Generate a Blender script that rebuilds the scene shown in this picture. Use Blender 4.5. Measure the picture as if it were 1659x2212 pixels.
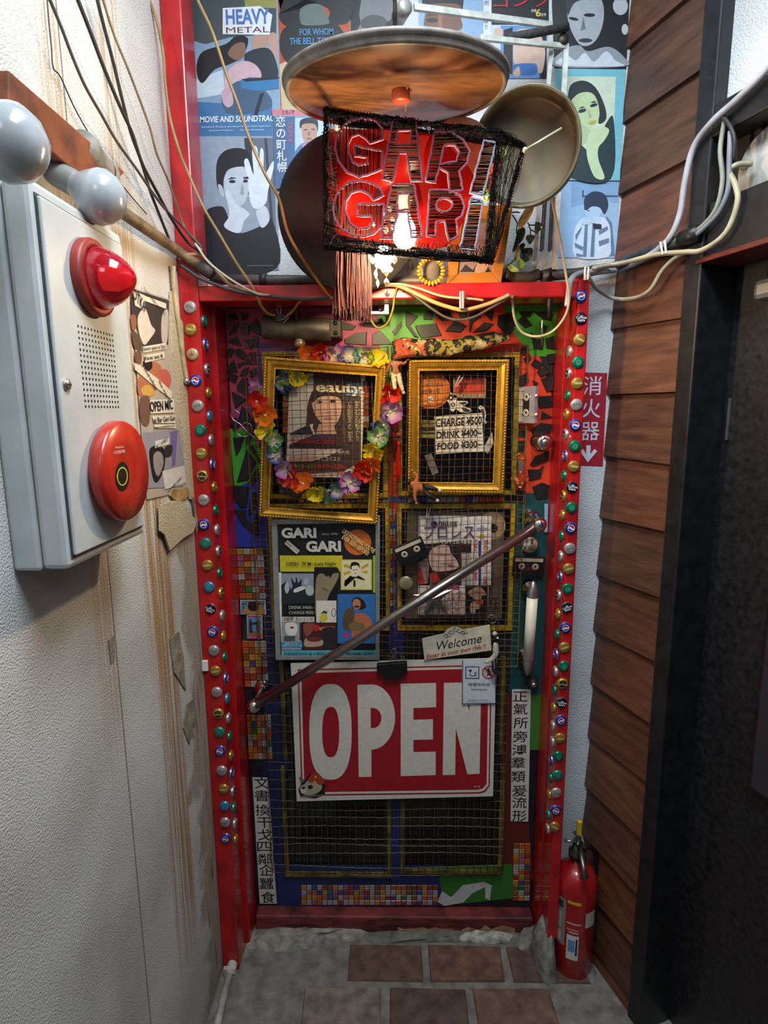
import bpy, bmesh, math, random
from mathutils import Vector, Matrix
random.seed(7)
for o in list(bpy.data.objects): bpy.data.objects.remove(o)
scene = bpy.context.scene
COL = scene.collection
PI = math.pi
# ------------------------------------------------------------------ camera
IW, IH, FPX = 1659.0, 2212.0, 1244.0
CAM = Vector((0.0, -1.75, 1.767))
AX = Vector((0.99977837, -0.00473683, -0.02051264))      # world x, y, -z seen in image axes (right, down, forward)
AY = Vector((0.01940055, -0.17104158, 0.98507279))
AD = Vector((0.00817464, 0.98525243, 0.17091177))
cam_data = bpy.data.cameras.new('camera'); cam = bpy.data.objects.new('camera', cam_data); COL.objects.link(cam)
cam_data.sensor_fit = 'VERTICAL'; cam_data.sensor_height = 36.0; cam_data.sensor_width = 27.0
cam_data.lens = FPX / IH * 36.0; cam_data.clip_start = 0.01
right = Vector((AX.x, AY.x, -AD.x)); down = Vector((AX.y, AY.y, -AD.y)); fwd = Vector((AX.z, AY.z, -AD.z))
m = Matrix((right, -down, -fwd)).transposed().to_4x4(); m.translation = CAM
cam.matrix_world = m
scene.camera = cam
# ------------------------------------------------------------------ world, lights, exposure
scene.view_settings.view_transform = 'Standard'; scene.view_settings.look = 'None'
scene.view_settings.exposure = 0.0; scene.view_settings.gamma = 1.0
scene.view_settings.use_curve_mapping = False
w = bpy.data.worlds.new('world'); scene.world = w; w.use_nodes = True
w.node_tree.nodes['Background'].inputs[0].default_value = (0.55, 0.68, 0.9, 1)
w.node_tree.nodes['Background'].inputs[1].default_value = 0.10
def area(name, loc, target, sx, sy, power, col):
    d = bpy.data.lights.new(name, 'AREA'); d.shape = 'RECTANGLE'; d.size = sx; d.size_y = sy; d.energy = power; d.color = col
    o = bpy.data.objects.new(name, d); COL.objects.link(o); o.location = loc
    o.rotation_euler = (Vector(target) - Vector(loc)).to_track_quat('-Z', 'Y').to_euler()
    return o
area('corridor_ceiling_light', (0.15, -1.15, 2.98), (0.0, -0.85, 1.2), 0.35, 0.9, 38.0, (0.80, 0.90, 1.0))
area('corridor_far_light', (0.1, -2.9, 2.95), (0.0, -0.4, 1.1), 0.5, 0.9, 8.0, (0.80, 0.90, 1.0))
try:
    scene.cycles.use_denoising = True
except Exception: pass
scene.cycles.max_bounces = 8; scene.cycles.transparent_max_bounces = 24

# ------------------------------------------------------------------ planes: a pixel becomes a point on a real surface
class Plane:
    def __init__(s, o, x, up):
        s.o = Vector(o); s.x = Vector(x).normalized(); s.n = s.x.cross(Vector(up)).normalized(); s.u = s.n.cross(s.x).normalized()
    def pt(s, px, py, off=0.0):
        d = (right*(px-IW/2) + down*(py-IH/2) + fwd*FPX)
        o = s.o + s.n*off
        return CAM + d * ((o-CAM).dot(s.n) / d.dot(s.n))
    def sc(s, px, py, off=0.0):
        a = s.pt(px, py, off); return (s.pt(px+1, py, off)-a).length, (s.pt(px, py+1, off)-a).length
    def mat(s, p, rot=0.0):
        c, q = math.cos(rot), math.sin(rot)
        x = s.x*c + s.u*q; u = s.u*c - s.x*q
        M = Matrix((x, u, s.n)).transposed().to_4x4(); M.translation = p; return M
def YP(y): return Plane((0, y, 0), (1, 0, 0), (0, 0, 1))
def XP(x): return Plane((x, 0, 0), (0, 1, 0), (0, 0, 1))
FLOOR = Plane((0, 0, 0), (1, 0, 0), (0, 1, 0))
RA = math.radians(19.0)
RIGHT = Plane((0.606, -0.06, 0), (math.sin(RA), -math.cos(RA), 0), (0, 0, 1))
XL = -0.564
LEFT = XP(XL)
def D(px, py, y=0.0): return YP(y).pt(px, py)
def Q(pts, y): return [D(a, b, y) for a, b in pts]

# ------------------------------------------------------------------ materials
def lin(c):
    if isinstance(c, str):
        c = c.lstrip('#'); c = [int(c[i:i+2], 16)/255 for i in (0, 2, 4)]
        c = [v/12.92 if v <= .04045 else ((v+.055)/1.055)**2.4 for v in c]
    return (c[0], c[1], c[2], 1.0)
MC = {}
def mat(c, rough=0.6, metal=0.0, vary=0.12, scale=40.0, bump=0.0, bscale=120.0, emit=0.0, trans=0.0, coat=0.0, alpha=1.0, key=None, stretch=None):
    k = (str(c), rough, metal, vary, scale, bump, bscale, emit, trans, coat, alpha, str(stretch))
    if k in MC: return MC[k]
    M = bpy.data.materials.new(key or 'surface'); M.use_nodes = True; N = M.node_tree.nodes; L = M.node_tree.links
    b = N['Principled BSDF']; col = lin(c)
    b.inputs['Roughness'].default_value = rough; b.inputs['Metallic'].default_value = metal
    b.inputs['Transmission Weight'].default_value = trans; b.inputs['Coat Weight'].default_value = coat
    tc = N.new('ShaderNodeTexCoord'); src = tc.outputs['Object']
    if stretch:
        mp = N.new('ShaderNodeMapping'); mp.inputs['Scale'].default_value = stretch; L.new(src, mp.inputs[0]); src = mp.outputs[0]
    nz = N.new('ShaderNodeTexNoise'); nz.inputs['Scale'].default_value = scale; nz.inputs['Detail'].default_value = 4; L.new(src, nz.inputs['Vector'])
    rp = N.new('ShaderNodeValToRGB'); L.new(nz.outputs['Fac'], rp.inputs[0])
    lo = [max(0, v*(1-vary*1.6)) for v in col[:3]]; hi = [min(1, v*(1+vary)+vary*.01) for v in col[:3]]
    rp.color_ramp.elements[0].position = .3; rp.color_ramp.elements[1].position = .7
    rp.color_ramp.elements[0].color = (*lo, 1); rp.color_ramp.elements[1].color = (*hi, 1)
    L.new(rp.outputs[0], b.inputs['Base Color'])
    if emit > 0:
        b.inputs['Emission Color'].default_value = col; b.inputs['Emission Strength'].default_value = emit
    if bump > 0:
        n2 = N.new('ShaderNodeTexNoise'); n2.inputs['Scale'].default_value = bscale; n2.inputs['Detail'].default_value = 3; L.new(src, n2.inputs['Vector'])
        bp = N.new('ShaderNodeBump'); bp.inputs['Strength'].default_value = bump; bp.inputs['Distance'].default_value = .004
        L.new(n2.outputs['Fac'], bp.inputs['Height']); L.new(bp.outputs[0], b.inputs['Normal'])
    MC[k] = M; return M
def ink(c): return mat(c, rough=.5, vary=.05, scale=60)
STEEL = mat('#b9b6b4', .28, .9, .1); CHROME = mat('#d8d6d2', .12, 1.0, .05); IRON = mat('#4a443c', .5, .7, .3, bump=.2)
BLACK = mat('#0d0d0e', .45, 0, .2); WHITE = mat('#e4e2dc', .5, 0, .05); GOLD = mat('#c39636', .38, .6, .15, 60)
RED = mat('#b01217', .32, 0, .22, 14, coat=.25); PAPER = mat('#dcdad2', .7, 0, .05)

# ------------------------------------------------------------------ mesh building
class MB:
    def __init__(s): s.v = []; s.f = []; s.m = []; s.mats = []; s.smooth = []
    def mi(s, M):
        if M not in s.mats: s.mats.append(M)
        return s.mats.index(M)
    def add(s, vs, fs, M=None, smooth=False):
        b = len(s.v); s.v += [tuple(x) for x in vs]; k = s.mi(M) if M else 0
        for f in fs: s.f.append([i+b for i in f]); s.m.append(k); s.smooth.append(smooth)
        return s
    def hexa(s, a, b, M=None):                       # two quads a (back) and b (front), corners in the same order
        return s.add(list(a)+list(b), [(0,3,2,1),(4,5,6,7),(0,1,5,4),(1,2,6,5),(2,3,7,6),(3,0,4,7)], M)
    def box(s, lo, hi, M=None):
        x0,y0,z0 = lo; x1,y1,z1 = hi
        return s.hexa([(x0,y0,z0),(x1,y0,z0),(x1,y1,z0),(x0,y1,z0)], [(x0,y0,z1),(x1,y0,z1),(x1,y1,z1),(x0,y1,z1)], M)
    def slab(s, pts, n, t, M=None):                   # polygon pts (counter-clockwise seen from n) thickened back by t
        n = Vector(n); k = len(pts); bk = [Vector(p)-n*t for p in pts]
        fs = [tuple(range(k)), tuple(range(2*k-1, k-1, -1))] + [(i, k+i, k+(i+1)%k, (i+1)%k) for i in range(k)]
        return s.add(list(pts)+bk, fs, M)
    def chip(s, pts, n, t, inset=.82, M=None):        # polygon with sloped sides, face at +t
        n = Vector(n); k = len(pts); c = sum((Vector(p) for p in pts), Vector())/k
        top = [c+(Vector(p)-c)*inset+n*t for p in pts]
        fs = [tuple(range(k, 2*k))] + [(i, (i+1)%k, k+(i+1)%k, k+i) for i in range(k)]
        return s.add(list(pts)+top, fs, M)
    def tube(s, pts, r, sides=8, M=None, closed=False, taper=None, cap=True):
        pts = [Vector(p) for p in pts]; n = len(pts); vs = []; prev = None
        for i, p in enumerate(pts):
            a = pts[i-1] if (i > 0 or closed) else p; b = pts[(i+1) % n] if (i < n-1 or closed) else p
            t = (b-a).normalized() if (b-a).length > 1e-9 else Vector((0,0,1))
            if prev is None:
                u = t.cross(Vector((0,0,1)) if abs(t.z) < .9 else Vector((1,0,0))).normalized()
            else:
                u = prev - t*prev.dot(t)
                u = u.normalized() if u.length > 1e-6 else t.orthogonal().normalized()
            prev = u; q = t.cross(u)
            rr = r if taper is None else r*taper[i]
            vs += [p + (u*math.cos(2*PI*j/sides)+q*math.sin(2*PI*j/sides))*rr for j in range(sides)]
        fs = []
        for i in range(n if closed else n-1):
            for j in range(sides):
                a = i*sides+j; b = i*sides+(j+1) % sides; e = ((i+1) % n)*sides
                fs.append((a, b, e+(j+1) % sides, e+j))
        if cap and not closed: fs += [tuple(range(sides-1, -1, -1)), tuple((n-1)*sides+j for j in range(sides))]
        return s.add(vs, fs, M, sides > 4)
    def lathe(s, prof, o, ax, seg=24, M=None, up=None, sx=1.0, smooth=True):   # prof [(r, h)]
        o = Vector(o); ax = Vector(ax).normalized(); u = Vector(up) if up else ax.orthogonal(); u = (u-ax*u.dot(ax)).normalized(); q = ax.cross(u)
        vs = []; fs = []
        for r, h in prof: vs += [o+ax*h+(u*math.cos(2*PI*j/seg)+q*math.sin(2*PI*j/seg)*sx)*max(r, 1e-5) for j in range(seg)]
        for i in range(len(prof)-1):
            for j in range(seg):
                a = i*seg+j; b = i*seg+(j+1) % seg; fs.append((a, b, b+seg, a+seg))
        return s.add(vs, fs, M, smooth)
    def ball(s, c, r, M=None, seg=14, rings=8, ax=(0,0,1), stretch=1.0):
        return s.lathe([(r*math.sin(PI*i/rings), -r*stretch*math.cos(PI*i/rings)) for i in range(rings+1)], c, ax, seg, M)
    def build(s, name, M=None, parent=None, bevel=0.0, label=None):
        me = bpy.data.meshes.new(name); me.from_pydata(s.v, [], s.f)
        mats = s.mats if s.mats else ([M] if M else [])
        if M and s.mats and M not in s.mats and not any(s.mats): mats = [M]
        for x in mats: me.materials.append(x)
        if s.mats: me.polygons.foreach_set('material_index', s.m)
        me.polygons.foreach_set('use_smooth', s.smooth); me.update()
        o = bpy.data.objects.new(name, me); COL.objects.link(o)
        if parent: o.parent = parent
        if bevel:
            b = o.modifiers.new('bevel', 'BEVEL'); b.width = bevel; b.segments = 2; b.limit_method = 'ANGLE'
        if label: o['label'] = label
        return o
def tag(o, label, cat=None, group=None, kind=None):
    if label: o['label'] = label
    if cat: o['category'] = cat
    if group: o['group'] = group
    if kind: o['kind'] = kind
    return o
def thing(name, label, cat, group=None, kind=None):
    o = bpy.data.objects.new(name, None); COL.objects.link(o); o.empty_display_size = .02
    return tag(o, label, cat, group, kind)
def struct(o): o['kind'] = 'structure'; return o
def seat(root, loc):                                   # move a thing's Empty to its base, children stay in place
    loc = Vector(loc); root.location = loc
    for c in root.children: c.location = c.location - loc
def spline(pts, n=6, closed=False):                    # Catmull-Rom through points of any dimension
    pts = [Vector(p) for p in pts]; k = len(pts); out = []
    rng = range(k if closed else k-1)
    for i in rng:
        g = (lambda j: pts[j % k]) if closed else (lambda j: pts[min(max(j, 0), k-1)])
        a, b, c, d = g(i-1), g(i), g(i+1), g(i+2)
        for t in range(n):
            t /= n
            out.append(.5*((2*b)+(c-a)*t+(2*a-5*b+4*c-d)*t*t+(3*b-a-3*c+d)*t**3))
    if not closed: out.append(pts[-1])
    return out
def pairs(a): return [(a[i], a[i+1]) for i in range(0, len(a), 2)]
def ell(cx, cy, rx, ry=None, rot=0, n=22):
    ry = ry or rx; c, q = math.cos(rot), math.sin(rot); o = []
    for i in range(n):
        a, b = rx*math.cos(2*PI*i/n), ry*math.sin(2*PI*i/n); o += [cx+a*c-b*q, cy+a*q+b*c]
    return o
def rec(x0, y0, x1, y1): return [x0, y0, x1, y0, x1, y1, x0, y1]
def ccw(pts3, n):
    s = Vector()
    for i in range(len(pts3)): s += Vector(pts3[i]).cross(Vector(pts3[(i+1) % len(pts3)]))
    return pts3 if s.dot(n) > 0 else pts3[::-1]
def picture(name, plane, shapes, parent, off=0.0, T=(0, 0, 1), step=.00018, label=None, clip=None):
    """flat print: shapes (colour, flat list of crop coordinates[, 's' for a smooth outline]) laid one over another"""
    mb = MB()
    for i, sh in enumerate(shapes):
        c, a = sh[0], pairs(sh[1])
        if len(sh) > 2: a = [(v.x, v.y) for v in spline(a, 5, True)]
        a = [(T[0]+x*T[2], T[1]+y*T[2]) for x, y in a]
        if clip: a = [(min(max(x, clip[0]), clip[2]), min(max(y, clip[1]), clip[3])) for x, y in a]
        p = ccw([plane.pt(x, y, off+step*(i+1)) for x, y in a], plane.n)
        mb.add(p, [tuple(range(len(p)))], ink(c))
    return mb.build(name, None, parent, label=label)
def sheet(name, plane, quad, parent, c=PAPER, off=0.0, t=.0008, label=None):
    p = ccw([plane.pt(x, y, off) for x, y in quad], plane.n)
    return MB().slab(p, plane.n, t, c if not isinstance(c, str) else ink(c)).build(name, None, parent, label=label)
FNT = None
def words(s, px, py, h, plane, c, parent, off=0.0, rot=0.0, bold=0.0, wid=None, align='CENTER', shear=0.0, T=(0, 0, 1), name='lettering', depth=0.0, space=1.0, lines=1.0):
    """lettering h pixels tall (capital height) centred on a pixel; wid: fitted width in pixels"""
    if any(ord(ch) > 0x2e80 for ch in s): bold = min(bold, .10)
    px, py, h = T[0]+px*T[2], T[1]+py*T[2], h*T[2]
    cu = bpy.data.curves.new(name, 'FONT'); cu.body = s; cu.align_x = align; cu.align_y = 'CENTER'
    sx, sy = plane.sc(px, py, off)
    cu.size = h*sy/0.72; cu.offset = bold*cu.size*.03; cu.shear = shear; cu.extrude = depth; cu.resolution_u = 3; cu.space_character = space; cu.space_line = lines
    cu.materials.append(c if not isinstance(c, str) else ink(c))
    o = bpy.data.objects.new(name, cu); COL.objects.link(o)
    M = plane.mat(plane.pt(px, py, off+.0002+depth), math.radians(rot))
    FIT.append((o, M, wid*T[2]*sx if wid else None)); o.parent = parent
    return o
FIT = []
def settle_lettering():
    """every lettering becomes a real mesh, fitted to its width"""
    bpy.context.view_layer.update()
    dg = bpy.context.evaluated_depsgraph_get(); wide = {o.name: o.dimensions.x for o, M, wd in FIT}
    cache = {}
    for o in [o for o in scene.objects if o.type == 'FONT']:
        if o.data.name not in cache: cache[o.data.name] = bpy.data.meshes.new_from_object(o.evaluated_get(dg))
    new = {}
    for o in [o for o in scene.objects if o.type == 'FONT']:
        q = bpy.data.objects.new('lettering', cache[o.data.name]); COL.objects.link(q); q.parent = o.parent; q.matrix_basis = o.matrix_basis.copy(); new[o.name] = q
    for o, M, wd in FIT:
        k = wd/wide[o.name] if wd and wide[o.name] > 1e-6 else 1.0
        W = M @ Matrix.Diagonal((k, 1, 1, 1)); q = new[o.name]
        q.matrix_basis = (o.parent.matrix_world.inverted() @ W) if o.parent else W
    for o in [o for o in scene.objects if o.type == 'FONT']: bpy.data.objects.remove(o)
ORD = ['first','second','third','fourth','fifth','sixth','seventh','eighth','ninth','tenth','eleventh','twelfth','thirteenth','fourteenth','fifteenth','sixteenth','seventeenth','eighteenth','nineteenth','twentieth','twenty-first','twenty-second','twenty-third','twenty-fourth','twenty-fifth','twenty-sixth','twenty-seventh','twenty-eighth']
# ================================================================== the setting
def stucco(name, c, bump=.9, scale=170, stains=False):
    M = bpy.data.materials.new(name); M.use_nodes = True; N = M.node_tree.nodes; L = M.node_tree.links; b = N['Principled BSDF']
    b.inputs['Roughness'].default_value = .75
    tc = N.new('ShaderNodeTexCoord'); src = tc.outputs['Object']
    nz = N.new('ShaderNodeTexNoise'); nz.inputs['Scale'].default_value = scale; nz.inputs['Detail'].default_value = 2.5; L.new(src, nz.inputs['Vector'])
    bp = N.new('ShaderNodeBump'); bp.inputs['Strength'].default_value = bump; bp.inputs['Distance'].default_value = .0035
    L.new(nz.outputs['Fac'], bp.inputs['Height']); L.new(bp.outputs[0], b.inputs['Normal'])
    big = N.new('ShaderNodeTexNoise'); big.inputs['Scale'].default_value = 3.5; big.inputs['Detail'].default_value = 6; L.new(src, big.inputs['Vector'])
    rp = N.new('ShaderNodeValToRGB'); L.new(big.outputs['Fac'], rp.inputs[0])
    a = lin(c); rp.color_ramp.elements[0].position = .3; rp.color_ramp.elements[1].position = .62
    rp.color_ramp.elements[0].color = (a[0]*.72, a[1]*.70, a[2]*.66, 1); rp.color_ramp.elements[1].color = a
    out = rp.outputs[0]
    if stains:
        sp = N.new('ShaderNodeSeparateXYZ'); L.new(src, sp.inputs[0])
        def math_(op, x, y=None, clamp=False):
            n = N.new('ShaderNodeMath'); n.operation = op; n.use_clamp = clamp
            for i, v in enumerate((x, y)):
                if v is None: continue
                if isinstance(v, (int, float)): n.inputs[i].default_value = v
                else: L.new(v, n.inputs[i])
            return n.outputs[0]
        def band(v, a0, a1, soft):           # 1 between a0 and a1
            u = math_('DIVIDE', math_('SUBTRACT', v, a0), soft, True); q = math_('DIVIDE', math_('SUBTRACT', a1, v), soft, True)
            return math_('MULTIPLY', u, q)
        def mixc(f, col):
            nonlocal out
            mx = N.new('ShaderNodeMix'); mx.data_type = 'RGBA'; L.new(f, mx.inputs[0]); L.new(out, mx.inputs[6]); mx.inputs[7].default_value = lin(col); out = mx.outputs[2]
        mp = N.new('ShaderNodeMapping'); mp.inputs['Scale'].default_value = (1, 210, 2.2); L.new(src, mp.inputs[0])
        st = N.new('ShaderNodeTexNoise'); st.inputs['Scale'].default_value = 1.0; st.inputs['Detail'].default_value = 3; L.new(mp.outputs[0], st.inputs['Vector'])
        streak = math_('MULTIPLY', math_('SUBTRACT', st.outputs['Fac'], .41), 6.0, True)
        # worn, bare plaster towards the door post and near the floor
        wn = N.new('ShaderNodeTexNoise'); wn.inputs['Scale'].default_value = 7; wn.inputs['Detail'].default_value = 8; L.new(src, wn.inputs['Vector'])
        edge = math_('ADD', math_('MULTIPLY', math_('ADD', sp.outputs['Y'], .315), 6.0), math_('MULTIPLY', math_('SUBTRACT', wn.outputs['Fac'], .5), 2.2))
        worn = math_('MULTIPLY', math_('MULTIPLY', edge, 5.0, True), band(sp.outputs['Z'], -.2, 1.52, .04))
        mp2 = N.new('ShaderNodeMapping'); mp2.inputs['Scale'].default_value = (1, 60, 7); L.new(src, mp2.inputs[0])
        w2 = N.new('ShaderNodeTexNoise'); w2.inputs['Scale'].default_value = 1; w2.inputs['Detail'].default_value = 5; L.new(mp2.outputs[0], w2.inputs['Vector'])
        mixc(math_('MULTIPLY', worn, math_('ADD', .45, math_('MULTIPLY', w2.outputs['Fac'], .55))), '#8d7f68')
        mixc(math_('MULTIPLY', worn, math_('MULTIPLY', math_('SUBTRACT', w2.outputs['Fac'], .56), 5, True)), '#4b3d2c')
        zf = band(sp.outputs['Z'], .25, 1.95, .25)
        mixc(math_('MULTIPLY', math_('MULTIPLY', streak, band(sp.outputs['Y'], -.505, -.355, .02)), math_('MULTIPLY', zf, .85)), '#96661c')
        mixc(math_('MULTIPLY', math_('MULTIPLY', streak, math_('ADD', band(sp.outputs['Y'], -.75, -.64, .04), band(sp.outputs['Y'], -.54, -.42, .03))), math_('MULTIPLY', band(sp.outputs['Z'], 1.0, 2.95, .3), .6)), '#a67c34')
        mixc(math_('MULTIPLY', band(sp.outputs['Y'], -.670, -.663, .0025), .8), '#5a4a34')
        lowd = math_('MULTIPLY', math_('SUBTRACT', math_('ADD', .30, math_('MULTIPLY', math_('SUBTRACT', wn.outputs['Fac'], .5), .9)), sp.outputs['Z']), 3.0, True)
        mixc(math_('MULTIPLY', lowd, .5), '#7f7a70')
    L.new(out, b.inputs['Base Color']); return M
M_LEFT = stucco('stained_stucco', '#cdcdc9', .8, 300, True)
M_BACK = stucco('white_stucco', '#d3d9dc', .9, 230)
M_CONC = mat('#75726b', .85, 0, .28, 22, .8, 60, key='concrete')
M_CEIL = stucco('ceiling_plaster', '#c9c9c6')
wl = MB().box((XL-.12, -3.8, -.02), (XL, .12, 3.1)).build('wall_left', M_LEFT); struct(tag(wl, 'white stuccoed side wall with brown drip stains'))
zl0, zl1 = D(850, 646, -.185).z, D(850, 612, -.185).z
bk = MB(); bk.box((-.70, -.06, zl1-.02), (.80, .08, 3.1)); bk.box((.486, -.06, -.02), (.80, .08, zl1-.02))
wb = bk.build('wall_back', M_BACK); struct(tag(wb, 'white stuccoed end wall around the red door'))
struct(tag(MB().box((-.75, -3.8, 3.1), (3.2, .12, 3.2)).build('ceiling', M_CEIL), 'plain plastered corridor ceiling'))
fl = MB().box((-.75, -3.8, -.12), (3.2, .30, 0)).build('floor', M_CONC); struct(tag(fl, 'grey concrete floor with terracotta tiles'))
# terracotta tiles laid in the concrete
tcols = ['#5f463a', '#684a3b', '#5c4439', '#654d43', '#574339', '#694f43']
k = 0
for r in range(7):
    y1 = -.092-.147*r; y0 = y1-.122; x = .0905+(.13 if r % 2 else 0)-.26*2
    while x < .95:
        a, b = x+.012, x+.248; x += .26
        if b < XL+.05 or (r == 0 and a < -.3): continue
        a = max(a, XL+.03)
        if b > .60+.3*r*.147+.02: continue
        j = lambda: random.uniform(-.004, .004)
        p = [(a+j(), y0+j(), 0), (b+j(), y0+j(), 0), (b+j(), y1+j(), 0), (a+j(), y1+j(), 0)]
        MB().chip(p, (0, 0, 1), .005+random.uniform(0, .002), .965, mat('#77695f' if a < -.17 and r < 2 else tcols[k % 6], .8, 0, .3, 26, .5, 90)).build('floor_tile', None, fl); k += 1
# mortar heaps beside the threshold
def lump(name, outline, h, M, parent, seed=0):
    rnd = random.Random(seed); n = len(outline); c = [sum(p[i] for p in outline)/n for i in (0, 1)]; mb = MB(); vs = []; fs = []
    rings = [1.0, .85, .55, .25]; hs = [0, .55, .9, 1.0]
    for q, hh in zip(rings, hs):
        for x, y in outline: vs.append((c[0]+(x-c[0])*q+rnd.uniform(-.004, .004), c[1]+(y-c[1])*q+rnd.uniform(-.004, .004), hh*h*rnd.uniform(.75, 1.15)))
    vs.append((c[0], c[1], h))
    for i in range(3):
        for j in range(n): fs.append((i*n+j, i*n+(j+1) % n, (i+1)*n+(j+1) % n, (i+1)*n+j))
    for j in range(n): fs.append((3*n+j, 3*n+(j+1) % n, 4*n))
    return mb.add(vs, fs, M, True).build(name, None, parent)
M_MORT = mat('#8b897f', .9, 0, .3, 35, 1.0, 50)
def sm(o): return [(v.x, v.y) for v in spline(o, 4, True)]
lump('mortar', sm([(-.52, -.10), (-.40, -.115), (-.2, -.085), (-.12, -.06), (-.12, -.03), (-.48, -.03)]), .022, M_MORT, fl, 1)
lump('mortar', sm([(-.10, -.085), (.1, -.08), (.36, -.085), (.44, -.07), (.44, -.03), (-.08, -.035)]), .014, mat('#6d6b64', .9, 0, .3, 35, 1.0, 50), fl, 2)
lump('mortar', sm([(.20, -.075), (.30, -.085), (.385, -.075), (.38, -.05), (.22, -.055)]), .03, mat('#b7b4a8', .9, 0, .3, 35, 1.0, 50), fl, 3)
lump('mortar', sm([(.40, -.10), (.47, -.12), (.60, -.2), (.63, -.16), (.58, -.05), (.44, -.02)]), .05, mat('#7b7a74', .9, 0, .3, 35, 1.0, 50), fl, 4)

lump('mortar', sm([(.435, -.15), (.455, -.215), (.495, -.215), (.502, -.16), (.50, -.08), (.45, -.07)]), .15, mat('#7b7a74', .9, 0, .3, 35, 1.0, 50), fl, 5)
# ---- the red door surround
fr = thing('trim_1', 'red painted wooden door surround studded with bottle caps', None, kind='structure')
M_RED2 = mat('#8e1418', .4, 0, .3, 10, .15, 40, coat=.15)
MB().box((-.564, -.185, 0), (-.511, -.095, 3.1)).build('post', RED, fr, .004)
MB().box((-.564, -.095, 0), (-.4985, .02, zl0+.012)).build('jamb', RED, fr, .002)
MB().box((.471, -.185, .13), (.5015, -.095, zl1+.012)).build('post', RED, fr, .004)
MB().box((.467, -.095, .0), (.51, .02, zl0)).build('jamb', RED, fr, .002)
MB().box((-.511, -.185, zl0), (.471, -.10, zl1)).build('lintel', RED, fr, .004)
MB().box((-.4985, -.10, zl0+.012), (.467, .02, zl1-.006)).build('lintel_stop', M_RED2, fr, .003)
MB().box((-.49, -.045, .0), (.462, .035, .062)).build('threshold', mat('#6b2423', .6, 0, .55, 12, .4, 50, stretch=(1, 1, 4)), fr, .006)
for a, b, h in ((.0, .19, .02), (.22, .40, .035), (-.35, -.2, .018)):   # bare chipped wood along the threshold's lower edge
    pts = [(a+(b-a)*i/9, h*random.uniform(.3, 1)) for i in range(10)]
    p = [Vector((x, -.0463, .004)) for x, z in pts] + [Vector((x, -.0463, .006+z)) for x, z in pts[::-1]]
    MB().slab(ccw(p, Vector((0, -1, 0))), (0, -1, 0), .001, mat('#9a7a58', .8, 0, .3, 30)).build('bare_wood', None, fr)

# ---- right wall: clapboards, post and the black door
n = RIGHT.n; RX = RIGHT.x
def R3(s, z, off=0.0): return RIGHT.o + RX*s + Vector((0, 0, z)) + n*off
def Rs(px, py, off=0.0):
    p = RIGHT.pt(px, py, off) - RIGHT.o - n*off; return p.dot(RX), p.z
S0 = Rs(1455, 1000)[0]
def rbox(s0, s1, z0, z1, o0, o1): return MB().hexa([R3(s0, z0, o0), R3(s1, z0, o0), R3(s1, z1, o0), R3(s0, z1, o0)], [R3(s0, z0, o1), R3(s1, z0, o1), R3(s1, z1, o1), R3(s0, z1, o1)])
wr = rbox(-.1, S0, 0, 3.1, -.16, -.012).build('wall_right', mat('#15100d', .8)); struct(tag(wr, 'side wall clad in brown overlapping boards'))
bcols = ['#5c3926', '#663d29', '#603825', '#6a432f', '#5b3a2a', '#643c29', '#563829']
k = 0
for i in range(-4, 15):
    zt = 2.512-.176*i; zb = zt-.176
    if zb < -.02: zb = .0
    if zt < .02: continue
    zt = min(zt, 3.1)
    e = random.uniform(-.003, .003); tl = random.uniform(-.004, .004)
    a = [R3(e, zb+.003+tl, -.012), R3(S0, zb+.003-tl, -.012), R3(S0, zt+.012, -.012), R3(e, zt+.012, -.012)]
    b = [R3(e, zb+.003+tl, .004), R3(S0, zb+.003-tl, .004), R3(S0, zt+.012, -.008), R3(e, zt+.012, -.008)]
    MB().hexa(a, b, mat(bcols[i % 7], .5, 0, .3, 7, .3, 60, stretch=(1, 1, 7), coat=.12)).build('board', None, wr)
M_BLK = mat('#131316', .45, 0, .35, 30, .1, 50, coat=.1)
s1 = Rs(1490, 1000)[0]
post = thing('trim_2', 'black painted timber post and header beside the boards', None, kind='structure')
rbox(S0, s1, 0, 3.1, -.12, .014).build('post', M_BLK, post, .004)
sh, zh0 = Rs(1560, 548); zh1 = zh0+.115
zu0 = Rs(1620, 262)[1]; zu1 = Rs(1620, 190)[1]
rbox(s1, 2.2, zh0, zh1, -.12, .006).build('header', M_BLK, post, .004)
rbox(s1-.012, 2.2, zh0-.012, zh0, -.11, .02).build('header_trim', mat('#6d2a1c', .4, 0, .3, 20, stretch=(1, 1, 6)), post, .002)
rbox(s1, 2.2, zu0, zu1, -.12, .014).build('beam', M_BLK, post, .004)
rbox(s1, 2.2, zh1, zu0, -.12, -.05).build('transom_panel', mat('#2a2320', .6, 0, .3, 20), post)
rbox(s1, 2.2, zu1, 3.1, -.12, -.02).build('upper_panel', M_BACK, post)
dr = thing('door_2', 'black painted side door set back in its frame', None, kind='structure')
rbox(s1, 2.2, .0, zh0, -.16, -.095).build('leaf', mat('#17171a', .42, 0, .45, 60, .15, 70, coat=.15), dr)
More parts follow.
